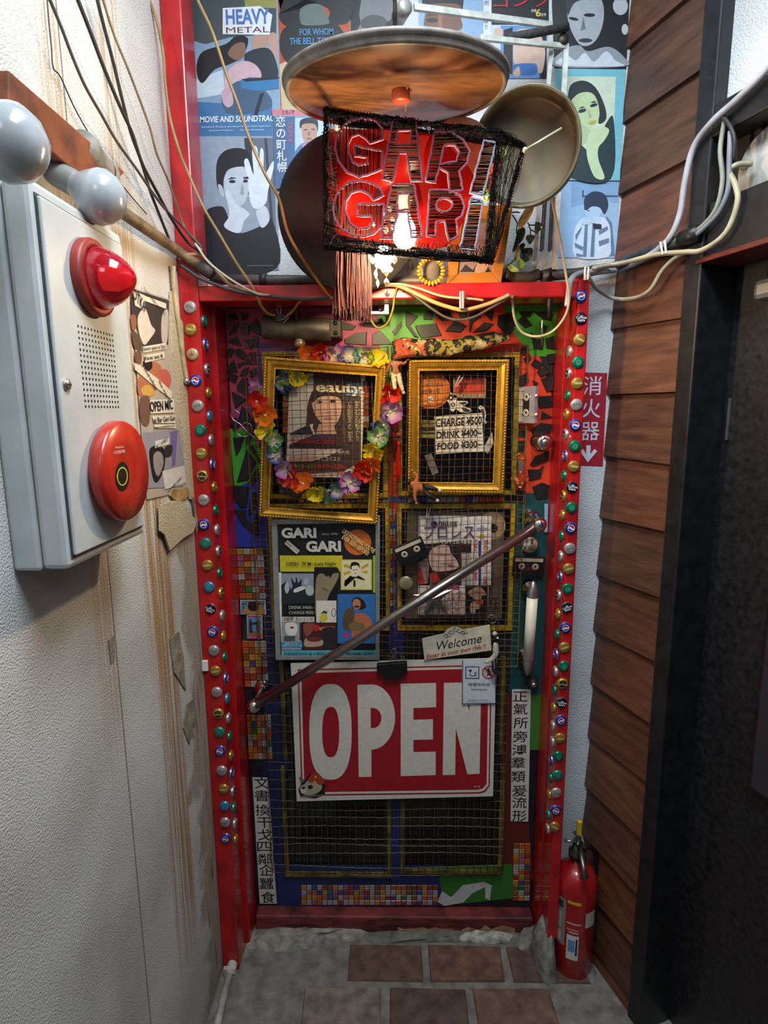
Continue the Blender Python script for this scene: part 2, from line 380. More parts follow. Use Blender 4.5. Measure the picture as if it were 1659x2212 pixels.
# hinge, closer and the framed board on the black door
sa, za = Rs(1500, 1010, -.095)
e0, f0 = Rs(1622, 1700, -.09); 
rbox(e0, e0+.3, f0, f0+.55, -.094, -.075).build('board', mat('#241013', .4, 0, .3, 20, coat=.2), dr, .006)
rbox(e0+.012, e0+.3, f0+.012, f0+.54, -.075, -.073).build('inset', mat('#2b2a30', .4), dr)
hs, hz = Rs(1576, 905, -.095)
rbox(hs-.003, hs+.003, hz-.05, hz+.05, -.094, -.089).build('hinge', STEEL, dr)
cs, cz = Rs(1655, 625, -.06)
dc = thing('door_closer', 'grey metal closer body under the black door header', 'door closer')
rbox(cs-.022, cs+.2, cz-.022, cz+.022, -.094, -.045).build('body', mat('#9a9894', .4, .6), dc, .012)
MB().lathe([(.001, 0), (.008, 0), (.008, .03), (.001, .03)], R3(cs+.0, cz+.03, -.07), (0, 0, 1), 12, IRON).build('pivot', None, dc)
rbox(cs, cs+.12, cz+.055, cz+.062, -.08, -.06).build('arm', STEEL, dc)
# ================================================================== the decorated red-framed door
door = thing('door_1', 'bar door covered in paint, tile shards and mosaic behind wire mesh', None, kind='structure')
zb, zt = D(850, 1957, 0).z, zl0+.012
MB().box((-.4975, 0, zb), (.4655, .04, zt)).build('leaf', mat('#12161f', .5, 0, .4, 20, .2, 60), door, .003)
P0 = YP(0.0)
patches = [
 ('#a3395e', [485,655,760,655,850,680,835,752,560,752,566,960,512,960,500,900]),
 ('#5a2f86', [555,740,600,745,640,760,600,800,575,960,560,960]),
 ('#3f9a2c', [497,925,545,930,575,1000,560,1070,540,1040,507,1062]),
 ('#26338f', [505,1055,565,1030,600,1130,585,1180,511,1182]),
 ('#17234f', [578,1100,606,1100,632,1960,566,1960]),
 ('#0d3b34', [536,1295,566,1295,560,1400,522,1400]),
 ('#4faa2e', [815,655,990,655,930,742,862,762,862,900,830,900]),
 ('#c83a16', [950,655,1105,655,1170,780,1205,900,1200,1068,1096,1068,1112,770,920,752]),
 ('#3fa02c', [1085,655,1210,655,1204,770,1150,770,1110,720]),
 ('#b5330f', [829,900,868,900,870,1120,836,1120]),
 ('#1d2f7c', [836,1110,869,1110,872,1420,840,1420]),
 ('#0c4446', [1108,1065,1200,1065,1182,1515,1100,1515]),
 ('#571d14', [1076,1500,1120,1500,1152,1900,1085,1900]),
 ('#35702a', [1140,1500,1172,1500,1165,1620,1143,1620]),
 ('#1f3170', [834,1700,878,1700,880,1900,838,1900]),
 ('#1c2b5e', [600,1868,960,1868,960,1957,600,1957]),
 ('#2a6c22', [945,1872,1105,1866,1112,1940,960,1956]),
]
picture('paint', P0, patches, door, .0002)
CA, CB = (440, 600, .26522), (820, 600, .31344)
shA = [[205,470,255,375,290,372,265,445],[295,430,320,365,375,385,365,470,310,455],[375,390,430,335,470,440,465,475,375,430],[190,520,270,478,312,560],
 [320,500,390,500,425,510,385,590,355,540],[185,580,235,570,245,600,225,655,190,625],[245,585,300,575,355,635,320,668,270,630],[370,615,420,605,430,700,410,705],
 [185,735,245,665,278,775,195,760],[275,700,320,685,355,692,310,720,285,745],[292,800,325,740,370,725,350,800],[370,760,430,730,430,790,385,815],
 [190,775,215,770,280,800,262,860,195,820],[270,880,310,820,350,810,375,850,355,900,395,990,350,960,275,920],[228,925,350,990,260,1065],[380,830,440,850,440,930,400,890],
 [280,1150,310,1040,380,1120,430,1200,400,1230,300,1180],[222,1190,260,1130,300,1200,250,1250],[240,1300,330,1300,300,1400,265,1450],[345,1310,400,1190,420,1250,380,1330,340,1360],
 [370,1375,400,1365,460,1480,460,1520],[345,1400,430,1500,360,1650,270,1665,300,1560],[375,1630,440,1540,455,1620,400,1690,370,1680],[240,1690,365,1700,350,1870,300,1870,250,1800],
 [400,1740,445,1760,440,1850,380,1930,370,1960,365,1900],[250,1885,345,1895,350,1960,385,2010,440,1900,450,2100,400,2080,310,2000],
 [1110,350,1245,390,1210,430,1120,420],[1145,500,1240,450,1330,440,1325,550,1150,540],[1300,340,1460,335,1465,365,1420,410,1300,395],[1370,460,1440,430,1540,545,1370,550],
 [200,310,260,285,280,340,215,350],[300,290,370,290,350,345,310,345],[330,660,360,650,400,710,350,700],[400,470,450,490,440,560,410,560],[1135,290,1240,280,1260,330,1150,340]]
shB = [[85,370,150,300,155,330,105,400],[180,230,265,265,210,330,270,415,240,410,180,330],[245,330,390,315,430,400,290,420,260,380],[300,260,330,225,370,235,365,290,305,290],
 [375,230,480,225,515,290,430,300],[450,370,520,290,600,330,560,380],[535,240,600,235,610,270,560,285],[615,250,690,225,700,270,640,310,620,380],[640,380,720,305,790,320,730,370],
 [715,240,790,222,770,300],[815,260,900,240,950,330,850,370,810,330],[650,397,720,382,800,372,780,402],[840,380,900,340,930,345,880,420],[950,300,990,250,1050,330,1000,350],
 [960,235,1060,230,1030,275,970,260],[1065,240,1130,230,1195,250,1180,300,1130,290],[1100,310,1160,340,1130,385],[1040,375,1080,425,1130,415,1120,500,1060,490],[1140,420,1200,400,1205,500,1150,490],
 [1040,600,1070,560,1130,590,1100,640],[1080,650,1140,610,1180,655,1110,690],[1050,705,1090,722,1075,765],[1110,700,1200,665,1195,780,1150,790],[1080,820,1190,810,1195,890,1100,900],
 [1120,920,1190,960,1110,975],[1040,1050,1110,1000,1190,1010,1180,1070,1070,1100],[1035,1290,1070,1230,1170,1190,1160,1260,1060,1300],[930,1020,1010,1040,1000,1100,930,1090],
 [920,1130,1000,1120,990,1200,920,1230],[910,1250,960,1270,940,1340,905,1330],[1020,1320,1100,1320,1130,1290,1110,1380,1030,1400],[930,1450,1010,1470,1000,1560,910,1520],
 [1050,1440,1120,1410,1170,1430,1160,1520,1080,1530],[990,560,1030,520,1040,560,1010,600],[945,690,1020,650,1025,720,960,760],[960,500,1010,470,1030,500,990,540],[1150,530,1205,520,1205,590,1165,600]]
shG = [mat('#0b0c0d', .5, 0, .3, 30, coat=.08), mat('#131416', .45, 0, .3, 30, coat=.08)]
k = 0
for T, L_ in ((CA, shA), (CB, shB)):
    for a in L_:
        p = ccw([P0.pt(T[0]+x*T[2], T[1]+y*T[2], .0028) for x, y in pairs(a)], P0.n)
        MB().chip(p, P0.n, .004, .93, shG[k % 2]).build('shard', None, door); k += 1
# window lights: glass panes in yellow mouldings
YEL = mat('#a88a12', .45, 0, .35, 25, .2, 60)
YEL2 = mat('#6e5d16', .6, 0, .5, 20, .3, 60)
GLS = mat('#07080a', .08, 0, .1, coat=.5)
for x0, y0, x1, y1 in ((590,768,826,1066), (869,772,1111,1060), (600,1096,832,1350), (868,1096,1102,1350), (622,1425,838,1628), (874,1425,1082,1612), (626,1662,836,1880), (874,1662,1080,1874)):
    a, b = P0.pt(x0, y1), P0.pt(x1, y0)
    MB().box((a.x, -.003, a.z), (b.x, .0, b.z)).build('pane', GLS, door)
    t = .0135
    for lo, hi in (((a.x-t, a.z-t), (a.x, b.z+t)), ((b.x, a.z-t), (b.x+t, b.z+t)), ((a.x, b.z), (b.x, b.z+t)), ((a.x, a.z-t), (b.x, a.z))):
        if y0 > 1400 and hi[0]-lo[0] > .05 and not (y0 > 1600 and lo[1] < a.z): continue
        MB().box((lo[0], -.014, lo[1]), (hi[0], 0, hi[1])).build('moulding', YEL if y0 < 1400 else YEL2, door)
# resin mosaic tiles
tc_ = {'#a85520': 4, '#b3762a': 3, '#9a9590': 5, '#8f5662': 3, '#85301f': 4, '#1c6a2a': 1, '#2a467e': 1, '#4d3670': 1, '#6e4a28': 4, '#96822c': 2}
tb = {}
for c in tc_:
    tb[c] = MB().chip([(-.5, -.5, 0), (.5, -.5, 0), (.5, .5, 0), (-.5, .5, 0)], (0, 0, 1), 1, .8, mat(c, .2, 0, .3, 2, coat=.4)).build('mosaic_tile'); bpy.data.objects.remove(tb[c].copy())
tmesh = {c: o.data for c, o in tb.items()}
for o in list(tb.values()): bpy.data.objects.remove(o)
bag = [c for c, q in tc_.items() for _ in range(q)]
cool = ['#9a9590', '#2a467e', '#9a9590', '#96822c', '#2a467e', '#a85520', '#9a9590']
def tiles(x0, y0, x1, y1, nx, ny, bag=bag, off=.002, lean=0.0, plane=P0, parent=None):
    for j in range(ny):
        for i in range(nx):
            yy = y0+(y1-y0)*(j+.5)/ny
            p = plane.pt(x0+(x1-x0)*(i+.5)/nx+lean*(j+.5)/ny, yy, off); sx, sy = plane.sc(p.x, yy, off)
            sx = (x1-x0)/nx*plane.sc(800, yy, off)[0]; sy = (y1-y0)/ny*plane.sc(800, yy, off)[1]
            o = bpy.data.objects.new('mosaic_tile', tmesh[random.choice(bag)]); COL.objects.link(o); o.parent = parent or door
            o.matrix_basis = plane.mat(p) @ Matrix.Diagonal((sx*.97, sy*.97, .0035, 1))
tiles(511, 1185, 569, 1294, 4, 8, lean=6)
tiles(523, 1384, 575, 1484, 4, 7, lean=6)
tiles(533, 1544, 585, 1640, 5, 7, lean=4)
tiles(651, 1911, 946, 1954, 26, 4)
tiles(1109, 1821, 1146, 1945, 3, 11, lean=-2)
tiles(644, 1071, 1090, 1086, 32, 1, bag=cool)
tiles(840, 1100, 854, 1310, 1, 15, bag=cool+bag)
tiles(610, 826, 623, 935, 1, 8, off=.016); tiles(783, 822, 797, 925, 1, 8, off=.016)
# torn white backing on the green patch
picture('torn_backing', P0, [('#b9b9b6', [945,1948,955,1925,975,1938,1000,1912,1045,1905,1062,1912,1058,1945,1048,1940,1048,1916,1020,1930,1000,1950,960,1957])], door, .004)

# ---- wire mesh screen hooked over the door
def meshmat(name, c0, c1):
    M = bpy.data.materials.new(name); M.use_nodes = True; N = M.node_tree.nodes; L = M.node_tree.links; b = N['Principled BSDF']
    nz = N.new('ShaderNodeTexNoise'); nz.inputs['Scale'].default_value = 6; tc = N.new('ShaderNodeTexCoord'); L.new(tc.outputs['Object'], nz.inputs['Vector'])
    rp = N.new('ShaderNodeValToRGB'); rp.color_ramp.elements[0].color = lin(c0); rp.color_ramp.elements[1].color = lin(c1); rp.color_ramp.elements[0].position = .35; rp.color_ramp.elements[1].position = .65
    L.new(nz.outputs['Fac'], rp.inputs[0]); L.new(rp.outputs[0], b.inputs['Base Color']); b.inputs['Roughness'].default_value = .55; b.inputs['Metallic'].default_value = .3
    return M
M_RUST = meshmat('rusty_wire', '#5c2416', '#6b5a2e')
M_DULL = meshmat('dull_wire', '#2f2a20', '#4a4330')
def screen(name, label, x0, x1, y0, y1, yy, seed, sag=0.0, nx=None, ny=None):
    t = thing(name, label, 'wire mesh'); rnd = random.Random(seed)
    a, b = D(x0, y1, yy), D(x1, y0, yy); nx = nx or 30; ny = ny or 40
    def wob(u, v, k): return .0022*(math.sin(7*u+3.1*v+k)+math.sin(17*v+5*u+2*k)) + sag*math.sin(PI*u)*math.sin(3.3*v+1.1*k)
    wm = M_DULL if sag else M_RUST
    for nm, cnt, hor in (('upright_wires', nx, False), ('cross_wires', ny, True)):
        mb = MB()
        for i in range(cnt):
            f = i/(cnt-1); k = rnd.uniform(0, 6.28); pts = []
            nseg = 2*(nx if hor else ny)//2
            for j in range(nseg+1):
                g = j/nseg; u, v = (g, f) if hor else (f, g)
                dz = wob(u, v, k if sag else k*.3); dx = wob(v, u, k*.3)
                pts.append((a.x+(b.x-a.x)*u+dx*(0 if hor else 1), yy+.0012*(1 if (i+j) % 2 else -1)+.002*math.sin(9*u+4*v), a.z+(b.z-a.z)*v+(dz if hor else 0)))
            mb.tube(pts, .0014 if sag else .0011, 3, wm, cap=False)
        o = mb.build(nm, None, t); o['kind'] = 'stuff'
    rim = MB()
    rim.tube([(a.x, yy, a.z), (a.x, yy, b.z), (b.x, yy, b.z), (b.x, yy, a.z)], .0016, 5, wm, closed=True); rim.build('edge_wire', None, t)
    return t
screen('mesh_screen', 'rusty wire mesh screen behind the tilted gold frame', 560, 838, 748, 1418, -.034, 3, nx=20, ny=44)
screen('mesh_screen', 'rusty wire mesh screen behind the upright gold frame and diagonal bar', 850, 1142, 745, 1440, -.034, 4, nx=20, ny=46)
screen('mesh_screen', 'sagging dull wire mesh across the lower door panes', 588, 1100, 1410, 1885, -.026, 5, sag=.013, nx=34, ny=24)
# ================================================================== bottle caps on the door surround
CAPC = {'blue': '#1c3fa8', 'navy': '#10142c', 'gold': '#a8873a', 'cream': '#c9b98a', 'green': '#0f7a5c', 'silver': '#b4b0ae', 'teal': '#2f8f7c', 'sky': '#3f93b4', 'black': '#b39a3c', 'dark': '#a9a5a5'}
CAPD = {'blue': 'blue bottle cap with roundel', 'navy': 'navy bottle cap with lettering', 'gold': 'gold bottle cap', 'cream': 'cream bottle cap with triangle',
        'green': 'green bottle cap', 'silver': 'silver bottle cap', 'teal': 'teal bottle cap', 'sky': 'sky blue bottle cap', 'black': 'gold bottle cap with black centre', 'dark': 'silver bottle cap with dark centre'}
def cap_mesh(kind):
    mb = MB(); n = 42; vs = []; M = mat(CAPC[kind], .3, .55, .12, 80, coat=.3); Ms = mat('#c4c1bd', .3, .8, .1) if kind in ('blue', 'navy', 'dark') else M
    prof = [(.0168, .0), (.0160, .0022), (.0145, .0050), (.0128, .0061), (0.00001, .0063)]
    for q, (r, h) in enumerate(prof):
        for j in range(n):
            f = 1.0-(.085 if (j % 2 and q < 2) else 0)*(1 if q == 0 else .6); a = 2*PI*j/n; vs.append((r*f*math.cos(a), r*f*math.sin(a), h))
    for q in range(4):
        fs = [(q*n+j, q*n+(j+1) % n, (q+1)*n+(j+1) % n, (q+1)*n+j) for j in range(n)]
        b = MB(); mb.add(vs if q == 0 else [], [] , M)
        for f in fs: mb.f.append(list(f)); mb.m.append(mb.mi(Ms if q == 0 else M)); mb.smooth.append(True)
    return mb
def flat_local(shapes, z0=.0064):
    mb = MB()
    for i, (c, a) in enumerate(shapes): mb.add([(x*.0125, y*.0125, z0+.00012*i) for x, y in pairs(a)], [tuple(range(len(a)//2))], ink(c))
    return mb
def arc(a0, a1, r, n=10): 
    o = []
    for i in range(n+1): t = a0+(a1-a0)*i/n; o += [r*math.cos(t), r*math.sin(t)]
    return o
EMB = {'blue': flat_local([('#e8e8ec', ell(0, 0, .78)), ('#b3202a', arc(.25, PI+.1, .68)+[-.2, .25, .2, .05]), ('#1c3fa8', arc(PI+.5, 2*PI-.15, .68)+[.2, -.3, -.2, -.12])]),
 'navy': flat_local([('#10142c', ell(0, 0, .9)), ('#d8d8d8', [-.25, .3, -.3, .6, -.12, .45, 0, .65, .12, .45, .3, .6, .25, .3])]),
 'gold': flat_local([('#8a6a26', rec(-.75, -.22, .75, .22))]), 'cream': flat_local([('#a33420', [-.35, -.25, .35, -.25, 0, .4])]),
 'green': flat_local([('#0b4f3e', ell(0, 0, .75)), ('#138a68', ell(0, 0, .62)), ('#7a3b34', ell(0, 0, .2, n=10))]), 'silver': flat_local([('#8d8987', ell(0, 0, .5)), ('#b9b4b1', rec(-.4, -.12, .4, .16)), ('#6f6262', rec(-.3, -.05, .28, .05))]),
 'teal': flat_local([('#246c5e', ell(0, 0, .5)), ('#327f70', ell(0, 0, .35))]), 'sky': flat_local([('#357c99', ell(0, 0, .55)), ('#2f6d88', ell(.05, 0, .2))]),
 'black': flat_local([('#12110f', ell(0, 0, .85)), ('#c2b069', [-.12, .25, .12, .25, .04, .5, -.04, .5])]), 'dark': flat_local([('#17171c', ell(0, 0, .85)), ('#b7b3b0', rec(-.5, -.12, .5, .12))])}
capmesh, embmesh = {}, {}
for kd in CAPC:
    o = cap_mesh(kd).build('bottle_cap'); capmesh[kd] = o.data; bpy.data.objects.remove(o)
    o = EMB[kd].build('emblem'); embmesh[kd] = o.data; bpy.data.objects.remove(o)
CTX = {}
for kd, s, c, sz in (('navy', 'Corona\nExtra', '#e8e8e8', .0088), ('gold', 'YEBISU', '#e2cf8f', .0075), ('black', 'GUINNESS', '#c9b56a', .0058), ('silver', 'KIRIN', '#5a4a4a', .007)):
    cu = bpy.data.curves.new('lettering', 'FONT'); cu.body = s; cu.size = sz; cu.align_x = 'CENTER'; cu.align_y = 'CENTER'; cu.space_line = .75; cu.offset = .00015; cu.resolution_u = 2; cu.materials.append(ink(c)); CTX[kd] = cu
def cap_row(pts, plane, where, group, spin):
    for i, (x, y, kd) in enumerate(pts):
        o = bpy.data.objects.new('bottle_cap', capmesh[kd]); COL.objects.link(o)
        o.matrix_basis = plane.mat(plane.pt(x, y), math.radians(random.uniform(-spin, spin)))
        tag(o, f'{CAPD[kd]}, {ORD[i]} down, {where}', 'bottle cap', group)
        e = bpy.data.objects.new('emblem', embmesh[kd]); COL.objects.link(e); e.parent = o
        if kd in CTX:
            t = bpy.data.objects.new('lettering', CTX[kd]); COL.objects.link(t); t.parent = o; t.location = (0, -.0015 if kd in ('navy', 'black') else 0, .0068)
def tr(T, L_): return [(T[0]+x*T[2], T[1]+y*T[2], c) for x, y, c in L_]
G1, G2, G3, G4, G5 = (380, 600, .3164), (400, 1250, .2936), (820, 600, .3134), (820, 1050, .2773), (500, 1400, .4581)
LF = tr(G1, [(98,202,'silver'),(103,355,'gold'),(115,523,'cream'),(137,703,'blue'),(150,875,'silver'),(168,1040,'green'),(175,1200,'gold'),(182,1352,'black'),(190,1517,'silver'),(193,1683,'blue'),(203,1812,'teal'),(217,1962,'gold'),(228,2110,'sky')]) + \
     tr(G2, [(187,222,'navy'),(202,387,'blue'),(212,527,'silver'),(225,678,'gold'),(233,833,'silver'),(245,990,'black'),(253,1125,'teal'),(258,1263,'blue'),(270,1410,'silver'),(285,1545,'gold'),(290,1670,'sky'),(295,1790,'silver'),(300,1907,'blue')])
LI = tr(G1, [(178,125,'dark'),(190,298,'green'),(200,455,'blue'),(210,625,'dark'),(220,787,'gold'),(228,947,'sky'),(238,1108,'silver'),(247,1273,'blue'),(260,1430,'gold'),(270,1587,'green'),(278,1720,'silver'),(288,1865,'dark'),(297,2015,'green'),(305,2150,'black')]) + \
     tr(G2, [(270,270,'silver'),(278,422,'gold'),(290,577,'green'),(298,730,'blue'),(308,880,'sky'),(316,1025,'silver'),(325,1160,'green'),(335,1300,'gold'),(341,1427,'blue'),(350,1563,'dark'),(358,1683,'teal'),(364,1800,'silver'),(370,1917,'gold')])
RF = tr(G3, [(1385,130,'blue'),(1385,282,'navy'),(1375,427,'gold'),(1365,583,'green'),(1360,728,'gold'),(1355,875,'silver'),(1347,1015,'blue'),(1343,1160,'green'),(1335,1300,'gold'),(1325,1443,'navy'),(1320,1583,'green')]) + \
     tr(G4, [(1487,325,'blue'),(1480,485,'silver'),(1470,643,'gold'),(1462,798,'green'),(1457,945,'navy'),(1445,1100,'blue'),(1437,1255,'gold'),(1433,1400,'green'),(1423,1535,'black'),(1415,1685,'navy'),(1410,1820,'blue')]) + \
     tr(G5, [(1548,423,'gold'),(1540,508,'green'),(1537,597,'teal'),(1530,680,'silver'),(1528,762,'blue'),(1523,840,'gold')])
RI = tr(G3, [(1310,508,'silver'),(1305,660,'dark'),(1298,812,'green'),(1290,942,'gold'),(1285,1080,'dark'),(1280,1228,'blue'),(1272,1365,'green'),(1270,1503,'black'),(1262,1635,'gold')]) + \
     tr(G4, [(1418,388,'green'),(1413,545,'silver'),(1407,705,'blue'),(1397,848,'dark'),(1393,995,'gold'),(1383,1155,'green'),(1375,1307,'blue'),(1372,1443,'silver'),(1363,1587,'green'),(1358,1725,'gold')]) + \
     tr(G5, [(1517,365,'silver'),(1515,440,'silver'),(1508,527,'blue'),(1505,610,'green'),(1500,690,'gold'),(1495,783,'teal'),(1493,850,'silver')])
cap_row(LF, YP(-.185), 'front face of post by peeling wall', 'bottle caps on the door surround', 25)
cap_row(LI, XP(-.511), 'inner face of post by peeling wall', 'bottle caps on the door surround', 25)
cap_row(RF, YP(-.185), 'front face of post by extinguisher', 'bottle caps on the door surround', 25)
cap_row(RI, Plane((.471, 0, 0), (0, -1, 0), (0, 0, 1)), 'inner face of post by extinguisher', 'bottle caps on the door surround', 25)

# ================================================================== gold frames
def gold_frame(name, label, outer, inner, y):
    t = thing(name, label, 'picture frame'); pl = YP(y)
    prof = [(0, 0), (0, .014), (.05, .019), (.2, .021), (.27, .015), (.36, .019), (.6, .016), (.82, .008), (.86, .010), (.95, .010), (1, .006), (1, 0)]
    for i in range(4):
        a0, a1, b0, b1 = [Vector((*q, 0)) for q in (outer[i], outer[(i+1) % 4], inner[i], inner[(i+1) % 4])]
        mb = MB(); vs = []
        for q, h in prof:
            p, r = a0.lerp(b0, q), a1.lerp(b1, q); vs += [pl.pt(p.x, p.y, h), pl.pt(r.x, r.y, h)]
        mb.add(vs, [(2*j, 2*j+1, 2*j+3, 2*j+2) for j in range(len(prof)-1)], GOLD); mb.build('frame_side', None, t)
        side = t.children[-1] if False else [c for c in t.children][-1]
        bd = MB(); p, r = a0.lerp(b0, .12), a1.lerp(b1, .12); n_ = int((r-p).length/6.2)
        for j in range(n_):
            c = p.lerp(r, (j+.5)/n_); d = (r-p).normalized(); e = Vector((-d.y, d.x, 0))
            w = [c+d*3.2+e*1.5, c+d*1.0-e*2.6, c-d*3.2-e*1.5, c-d*1.0+e*2.6]
            vs = [pl.pt(v.x, v.y, .018) for v in w] + [pl.pt(c.x, c.y, .0245)]
            bd.add(vs, [(0, 1, 4), (1, 2, 4), (2, 3, 4), (3, 0, 4)], GOLD2, True)
        p, r = a0.lerp(b0, .92), a1.lerp(b1, .92); n_ = int((r-p).length/4)
        for j in range(n_):
            c = p.lerp(r, (j+.5)/n_); vs = [pl.pt(c.x+u, c.y+v, .009) for u, v in ((-1.5, -1.5), (1.5, -1.5), (1.5, 1.5), (-1.5, 1.5))] + [pl.pt(c.x, c.y, .0122)]
            bd.add(vs, [(0, 1, 4), (1, 2, 4), (2, 3, 4), (3, 0, 4)], GOLD2, True)
        bd.build('beading', None, side)['kind'] = 'stuff'
    return t
GOLD2 = mat('#e0b84e', .22, .8, .1)
gold_frame('gold_frame', 'larger gold picture frame hung tilted with a flower lei on it', [(570,769),(834,790),(815,1133),(559,1116)], [(596,798),(811,813),(794,1110),(582,1096)], -.066)
gold_frame('gold_frame', 'smaller gold picture frame hung upright around the price card', [(883,777),(1101,776),(1088,1067),(880,1064)], [(907,802),(1073,800),(1064,1043),(905,1041)], -.046)

# ================================================================== magazines and papers behind the mesh
PM = YP(-.018)
K1 = (590, 780, .14467); K2 = (860, 1090, .15069)
t = thing('magazine', 'wrestling magazine cover with a smiling girl behind the mesh', 'magazine')
sheet('cover', PM, [(625,806),(789,808),(780,1032),(618,1030)], t, '#d0cabf')
picture('printed_picture', PM, [('#d2d4ca', [240,160,600,180,600,1100,240,1100]), ('#3d302f', [600,170,1310,200,1310,1500,1050,1650,240,1700,240,1250,600,1100]),
 ('#4a8fc4', [1090,320,1310,330,1310,515,1090,510]), ('#3a2b2d', [500,1090,510,700,570,480,650,420,900,400,1060,480,1090,700,1080,1090,950,1100,760,900,640,1000],'s'),
 ('#d8b39c', [580,640,600,560,680,500,860,490,990,540,1020,700,985,860,900,970,800,985,700,900,620,780],'s'), ('#caa48e', [680,940,900,940,950,1090,640,1090]),
 ('#2d2022', [585,620,600,500,760,450,960,470,1020,580,940,530,800,520,680,545],'s'), ('#2a1c1c', ell(690,612,42,20)), ('#2a1c1c', ell(890,600,42,20)), ('#f0e4de', ell(672,612,8)), ('#c98a78', ell(820,855,72,24)), ('#b98f7d', ell(822,770,34,10)),
 ('#22263a', [250,1080,480,970,560,1000,640,1095,250,1095]), ('#d9d5cc', [540,950,600,935,590,1000,640,1095,600,1095]), ('#d8d0c4', [240,1310,1040,1310,820,1420,560,1500,240,1510]), ('#c9a08e', [245,1420,700,1420,560,1500,245,1510])], t, 0, K1)
for s, x, y, h, wd, c in (('ザ・プロレス', 950, 235, 80, 680, '#8c1f2c'), ('eauty', 980, 400, 150, 700, '#dcd6b8'), ('IWGPをめぐり因縁が爆発', 590, 1132, 42, 660, '#2a4a9c'), ('燃える闘魂と狂犬が', 600, 1200, 62, 680, '#c4261f'), ('10年前の死闘を再現!!', 640, 1280, 62, 760, '#191513'),
    ('お蔵出しのロサンゼルス時代の', 700, 1360, 55, 870, '#d8d4cc'), ('マスカラスの', 830, 1465, 58, 340, '#d8d4cc'), ('タイガーマスク', 480, 1580, 55, 330, '#d9b43a'), ('鮮やかな妙技!!', 860, 1580, 60, 390, '#c9402c'), ('スワハートをジャーマンで完封', 700, 1665, 55, 720, '#c9402c')):
    words(s, x, y, h, PM, c, t, .004, rot=-2, bold=.9, wid=wd, T=K1)
for s, x, y, h, c in (('電光石火回転エビ!!', 1260, 905, 68, '#d2c9a6'), ('G浜田堂々の二冠王', 1150, 910, 68, '#d2c9a6'), ('華麗なる勝利へ!!決着つかず', 1050, 920, 40, '#a3957c')):
    words('\n'.join(s.replace('!!', '‼')), x, y, h*.85, PM, c, t, .004, bold=.7, T=K1, lines=.82 if len(s) < 11 else 1.0)
t = thing('magazine', 'wrestling magazine with purple title behind the diagonal steel bar', 'magazine')
sheet('cover', PM, [(904,1114),(1062,1115),(1054,1310),(1053,1328),(903,1328)], t, '#dad6d0')
picture('printed_picture', PM, [('#e0dcd6', [290,165,1335,165,1330,1150,290,1150]), ('#241d20', [290,570,1050,500,1050,690,910,690,910,1160,290,1160]), ('#c9aaa0', [440,760,480,640,600,580,720,590,760,700,840,800,860,900,700,950,500,940],'s'), ('#b3958c', [290,820,420,760,440,900,420,1130,300,1130]),
 ('#8d6a66', ell(640,720,130,14)), ('#8d6a66', ell(690,850,90,12)), ('#6c4a48', ell(760,880,50,12)), ('#d9bfb4', ell(600,800,70,36)), ('#b83028', [280,900,330,920,390,1140,280,1140]), ('#b83028', [450,1000,540,960,610,1100,470,1140]), ('#a7a19a', rec(915,690,1050,1155)), ('#dcd8d2', rec(1060,500,1330,1155)), ('#2a3f92', rec(1150,520,1190,1155)),
 ('#ddd6ce', rec(290,1160,960,1560)), ('#b04a78', rec(715,1150,875,1225)), ('#1a1517', rec(965,1165,1285,1580)), ('#b4957c', [1000,1270,1080,1200,1160,1170,1240,1240,1260,1300,1200,1310,1170,1480,1100,1480,1120,1380],'s'), ('#a8452c', rec(1100,1360,1220,1430)), ('#b89c88', [1040,1420,1110,1400,1100,1560,1040,1540],'s'), ('#5b2d6e', ell(517,283,48)), ('#d9c234', [1145,450,1200,422,1260,450,1200,490])], t, 0, K2)
for s, x, y, h, wd, c, r in (('DELUXE', 712, 282, 72, 265, '#241a2c', 0), ('プロレス', 730, 410, 165, 720, '#5b2d6e', 0), ('凶悪コンビ獅子王若林襲撃', 720, 540, 45, 640, '#e3dfd8', 0), ('PRO\nWRESTLING\n1982', 1205, 345, 25, 150, '#4a5a8c', 0), ('11', 1200, 450, 40, 36, '#2a2a2a', 0), ('完全復活', 410, 1520, 62, 230, '#2c5a3c', 0), ('は意外に早い?', 750, 1520, 62, 400, '#a83a2c', 0), ('これはひと安心', 690, 1430, 55, 520, '#a8605c', 0), ('記録1敗!!', 820, 1345, 55, 230, '#b03a2c', 0), ('でしった', 810, 1270, 55, 210, '#b03a2c', 0)):
    words(s, x, y, h, PM, c, t, .0046, bold=.9, wid=wd, T=K2)
words('王\n者\nト\nリ\n\n\n\n獲\n得\n‼', 1105, 830, 52, PM, '#b8342a', t, .0046, bold=1, T=K2, lines=.92); words('褐\n色\nの\n\n\nリ\n｜\nト\n襲', 1250, 830, 52, PM, '#b8342a', t, .0046, bold=1, T=K2, lines=1.0)
t = thing('brown_paper_sheet', 'browned paper sheets behind the purple titled magazine', 'paper'); sheet('sheet', YP(-.006), [(880,1106),(1090,1106),(1084,1336),(874,1336)], t, '#5f5344')
picture('stain', YP(-.006), [('#a58a6a', ell(1350,300,190,200)), ('#1c1712', ell(1370,340,60,65))], t, .0004, K2)
words('5779', 1345, 1450, 90, YP(-.006), '#1d1a16', t, .001, rot=-90, T=K2); words('CLIPS', 1420, 1450, 70, YP(-.006), '#1d1a16', t, .001, rot=-90, T=K2)
